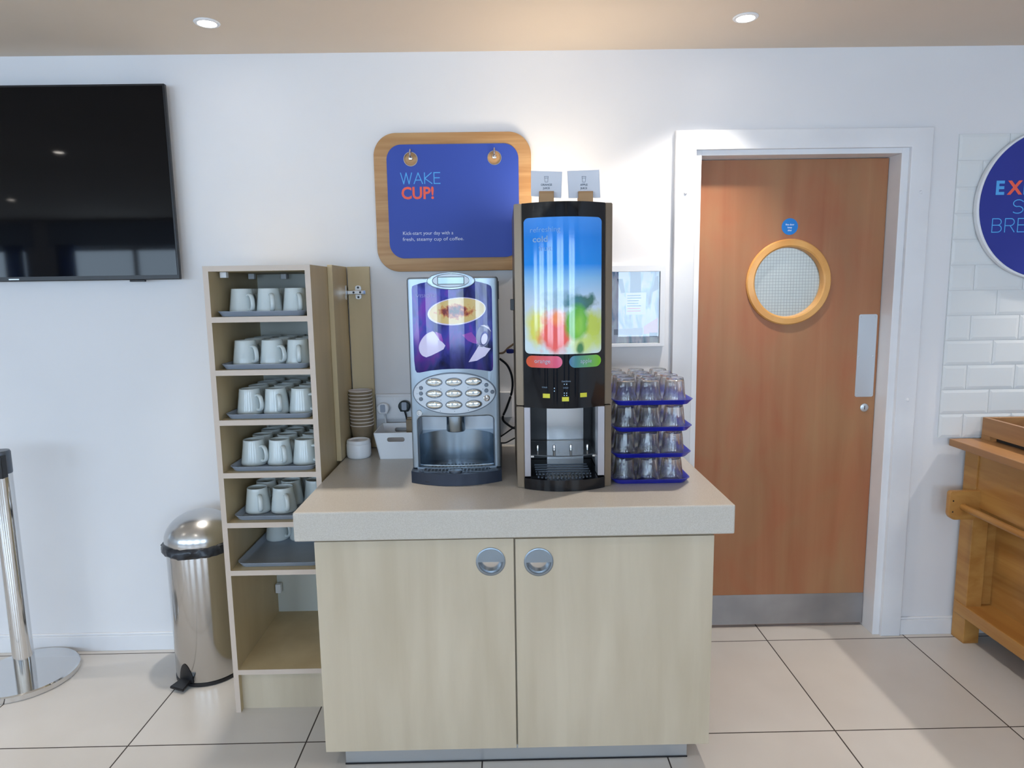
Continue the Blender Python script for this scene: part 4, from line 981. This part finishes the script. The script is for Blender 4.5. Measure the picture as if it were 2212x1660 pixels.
# trunking and plugs
t = empty('cable_trunking', (-.23, WY, .985)); tag(t, 'white cable trunking with sockets along the wall above the worktop', 'trunking')
TY = 2.730
obj('trunking_body', B(-.527, .03, TY, 2.7495, .988, 1.094, bev=.003), M_['trim'], t)
for a in (-.521, -.30): 
    bm = bmesh.new(); plate(bm, rrect(a, a+.148, .996, 1.084, .004), [], TY-.006, .006, bev=.001); box(bm, a+.055, a+.067, TY-.008, TY-.006, 1.066, 1.078); box(bm, a+.081, a+.093, TY-.008, TY-.006, 1.066, 1.078); obj('socket_plate', bm, M_['whitep'], t)
def plug(x, z, m, lb, cord_m, pts):
    t = empty('power_plug', (x, TY-.006, z)); tag(t, lb, 'plug')
    bm = bmesh.new(); lp = circ(x, z+.003, .0245, .023, n=28, a0=-35, a1=215)+[(x-.016, z-.019), (x+.016, z-.019)]
    plate(bm, lp, [], TY-.032, .0255, bev=.005, seg=3); obj('plug_body', bm, m, t, smooth=True, angle=60)
    bm = bmesh.new(); plate(bm, rrect(x-.010, x+.010, z-.012, z+.020, .005), [], TY-.0335, .002); obj('plug_label', bm, M_['tray'], t)
    bm = bmesh.new(); tube(bm, spline(pts, 6), .0035, 8); obj('plug_cord', bm, cord_m, t, smooth=True)
q = W(873, 880, 2.70)
plug(q[0], q[1], M_['plug'], 'black three-pin plug with a cord, left of the coffee machine', M_['cable'], [(q[0], 2.71, q[1]-.018), (q[0]+.006, 2.715, q[1]-.05), (q[0]+.012, 2.722, q[1]-.11), (q[0]+.03, 2.722, .90), (q[0]+.10, 2.72, .877)])
q = W(827, 885, 2.70)
plug(q[0], q[1], M_['whitep'], 'white plug with a pale cord behind the stack of paper cups', M_['whitep'], [(q[0]+.004, 2.71, q[1]-.018), (q[0]+.006, 2.718, q[1]-.05), (q[0]+.006, 2.722, q[1]-.12), (q[0]+.01, 2.722, .885)])
# hoses between the machines
def hose(name, lb, m, px, r, Y=2.66):
    pts = [(W(a, b, y if False else Y)[0], Y+dy, W(a, b, Y)[1]) for a, b, dy in px]
    bm = bmesh.new(); tube(bm, spline(pts, 8), r, 8); o = obj(name, bm, m, origin=pts[0], smooth=True); tag(o, lb, 'cable')
hose('power_cable', 'black cable looping down between the two drink machines', M_['cable'], [(1079, 775, 0), (1096, 790, 0), (1106, 815, 0), (1106, 845, 0), (1095, 880, 0), (1086, 905, 0), (1100, 920, 0), (1112, 926, 0)], .0045)
hose('power_cable', 'thin black cable lying low between the drink machines', M_['cable'], [(1078, 946, .0), (1090, 938, .0), (1104, 928, 0), (1116, 920, 0)], .003, 2.69)
hose('power_cable', 'black cable resting on the worktop between the drink machines', M_['cable'], [(1076, 957, .0), (1092, 957, .0), (1106, 950, 0), (1118, 944, 0)], .003, 2.70)
hose('water_hose', 'tan hose joined to the blue valve between the machines', M_['tan'], [(1078, 764, 0), (1088, 762, 0), (1098, 752, 0), (1112, 742, 0)], .004, 2.69)
bm = bmesh.new(); q = W(1102, 759, 2.68); lathe(bm, [(0, -.016), (.007, -.014), (.009, -.006), (.009, .008), (.006, .016), (0, .018)], q[0], 2.675, q[1], 16, axis='x'); o = obj('water_valve', bm, M_['navy'], origin=(q[0], 2.675, q[1]), smooth=True); tag(o, 'small blue water valve on the hose between the machines', 'valve')

# ------------------------------------------------------------------ belt post
t = empty('belt_post', (-1.933, 2.545, 0)); tag(t, 'chrome queue barrier post on a round base, bottom left', 'barrier post')
px_, py_ = -1.933, 2.545
bm = bmesh.new(); lathe(bm, [(0, 0), (.183, 0), (.186, .003), (.186, .022), (.182, .027), (.05, .029), (0, .029)], px_, py_, 0, 72); obj('round_base', bm, M_['chrome'], t, smooth=True)
bm = bmesh.new(); lathe(bm, [(.036, .029), (.036, .84), (0, .84)], px_, py_, 0, 40); obj('post_tube', bm, M_['chrome'], t, smooth=True)
bm = bmesh.new(); lathe(bm, [(0, .84), (.0365, .84), (.0375, .845), (.0375, .922), (.034, .929), (0, .930)], px_, py_, 0, 40); obj('belt_cassette', bm, M_['dsilver'], t, smooth=True)
bm = bmesh.new(); box(bm, px_+.012, px_+.042, py_-.05, py_-.02, .83, .915, bev=.003); obj('belt_clip', bm, M_['black'], t)

# ------------------------------------------------------------------ pedal bin
bx, by = -1.207, 2.578
t = empty('pedal_bin', (bx, by, 0)); tag(t, 'brushed steel pedal bin with a domed lid beside the shelf unit', 'pedal bin')
bm = bmesh.new(); lathe(bm, [(0, 0), (.126, 0), (.130, .003), (.130, .014), (.122, .016), (0, .016)], bx, by, 0, 64); obj('bin_foot', bm, M_['black'], t, smooth=True)
bm = bmesh.new(); lathe(bm, [(.127, .016), (.128, .02), (.128, .528), (.0, .528)], bx, by, 0, 64); obj('bin_body', bm, M_['bin'], t, smooth=True)
bm = bmesh.new(); rj = random.Random(3); jit = [[rj.uniform(-.004, .005) for i in range(64)] for k in range(8)]
lathe(bm, [(.1285, .518), (.136, .520), (.142, .530), (.142, .545), (.137, .556), (.130, .560), (.124, .552), (.1285, .53)], bx, by, 0, 64, rf=lambda i, k, r: r+jit[k][i]*(1 if r > .131 else 0)+.0025*math.sin(i*.7+k), closed=True); obj('bin_liner', bm, M_['bag'], t, smooth=True)
bm = bmesh.new(); lathe(bm, [(.1235, .552), (.131, .554), (.133, .562)]+[(.133*math.cos(R(a)), .562+.108*math.sin(R(a))) for a in range(10, 90, 8)]+[(0, .67)], bx, by, 0, 64); obj('domed_lid', bm, M_['steel'], t, smooth=True)
bm = bmesh.new(); aa = R(-112); d = Vector((math.cos(aa), math.sin(aa), 0)); s_ = Vector((-d.y, d.x, 0)); c0 = Vector((bx, by, 0))+d*.125
pr = [(0, .03, .022), (.045, .034, .02), (.055, .034, .012), (.0, .034, .008)]
top = [c0+d*0+s_*.024+Vector((0, 0, .030)), c0+d*.050+s_*.034+Vector((0, 0, .020)), c0+d*.050-s_*.034+Vector((0, 0, .020)), c0-s_*.024+Vector((0, 0, .030))]
v1 = [bm.verts.new(v) for v in top]; v0 = [bm.verts.new(v-Vector((0, 0, .010))) for v in top]; bm.faces.new(v1); bm.faces.new(v0)
for i in range(4): bm.faces.new((v0[i], v0[(i+1) % 4], v1[(i+1) % 4], v1[i]))
bmesh.ops.bevel(bm, geom=bm.edges[:], offset=.002, segments=2, affect='EDGES'); obj('foot_pedal', bm, M_['black'], t)
bm = bmesh.new(); lp = []
for k in range(13):
    a = aa+R(-16+32*k/12); h = .025+.068*math.sin(PI*k/12)**.7; lp.append((a, h))
for (a, h), (a2, h2) in zip(lp, lp[1:]):
    vs = [Vector((bx+.1292*math.cos(q_), by+.1292*math.sin(q_), z_)) for q_, z_ in ((a, .018), (a2, .018), (a2, h2), (a, h))]; bm.faces.new([bm.verts.new(v) for v in vs])
bmesh.ops.remove_doubles(bm, verts=bm.verts, dist=1e-6); obj('pedal_opening', bm, M_['black'], t)

# ------------------------------------------------------------------ pine serving counter at the right
t = empty('pine_counter', (2.25, 1.95, 0)); tag(t, 'golden pine serving counter with a rail at the right edge', 'counter')
LX, LYb, LYf = 1.915, 2.733, 2.655
obj('counter_top', B(1.846, 2.66, 1.15, 2.737, .838, .867, bev=.003), M_['pine_top'], t)
for (x0, y0) in ((LX, LYf), (2.53, LYf), (LX, 1.20), (2.53, 1.20)):
    obj('leg', B(x0, x0+.065, y0, y0+.078, 0, .838, bev=.002), M_['pine'], t)
obj('apron', B(LX+.006, LX+.03, 1.278, LYf, .60, .838), M_['pine'], t)
obj('inset_panel', B(LX+.115, LX+.133, 1.278, LYf+.06, .165, .838), M_['pine'], t)
obj('bottom_shelf', B(LX-.004, 2.58, 1.21, 2.725, .112, .165, bev=.003), M_['pine'], t)
obj('end_panel', B(LX+.065, 2.53, LYf+.02, LYf+.04, .165, .838), M_['pine'], t)
bm = bmesh.new(); plate(bm, rrect(1.797, 1.925, .552, .672, (.004, .012, .03, .004)), [], 2.632, .0225, bev=.002)
for z_ in (.586, .632): lathe(bm, [(0, .0005), (.0032, .0005), (.0035, 0)], 1.812, 2.632, z_, 10, axis='y', mi=1)
obj('rail_bracket', bm, [M_['pine'], M_['black']], t, smooth=True)
bm = bmesh.new(); tube(bm, [(1.852, 2.635, .607), (1.852, 2.0, .607), (1.852, 1.22, .607)], .0135, 16); obj('tray_rail', bm, M_['pine'], t, smooth=True)
t = empty('wooden_crate', (2.2, 2.3, .867)); tag(t, 'open wooden display box with a dark base on the pine counter', 'box')
bm = bmesh.new()
zc0, zc1 = .884, .957; ya, yb = 1.75, 2.730; xa, xb = 1.975, 2.50
box(bm, xa, xa+.016, ya, yb, zc0, zc1, bev=.001); box(bm, xb-.016, xb, ya, yb, zc0, zc1, bev=.001); box(bm, xa+.016, xb-.016, yb-.016, yb, zc0, zc1, bev=.001); box(bm, xa+.016, xb-.016, ya, ya+.016, zc0, zc1, bev=.001)
box(bm, xa, xa+.06, yb-.05, yb, .8672, zc0)
obj('box_sides', bm, M_['pine_top'], t)
obj('dark_base', B(xa+.02, xb-.02, ya+.01, yb-.06, .8672, .900), M_['slate'], t)
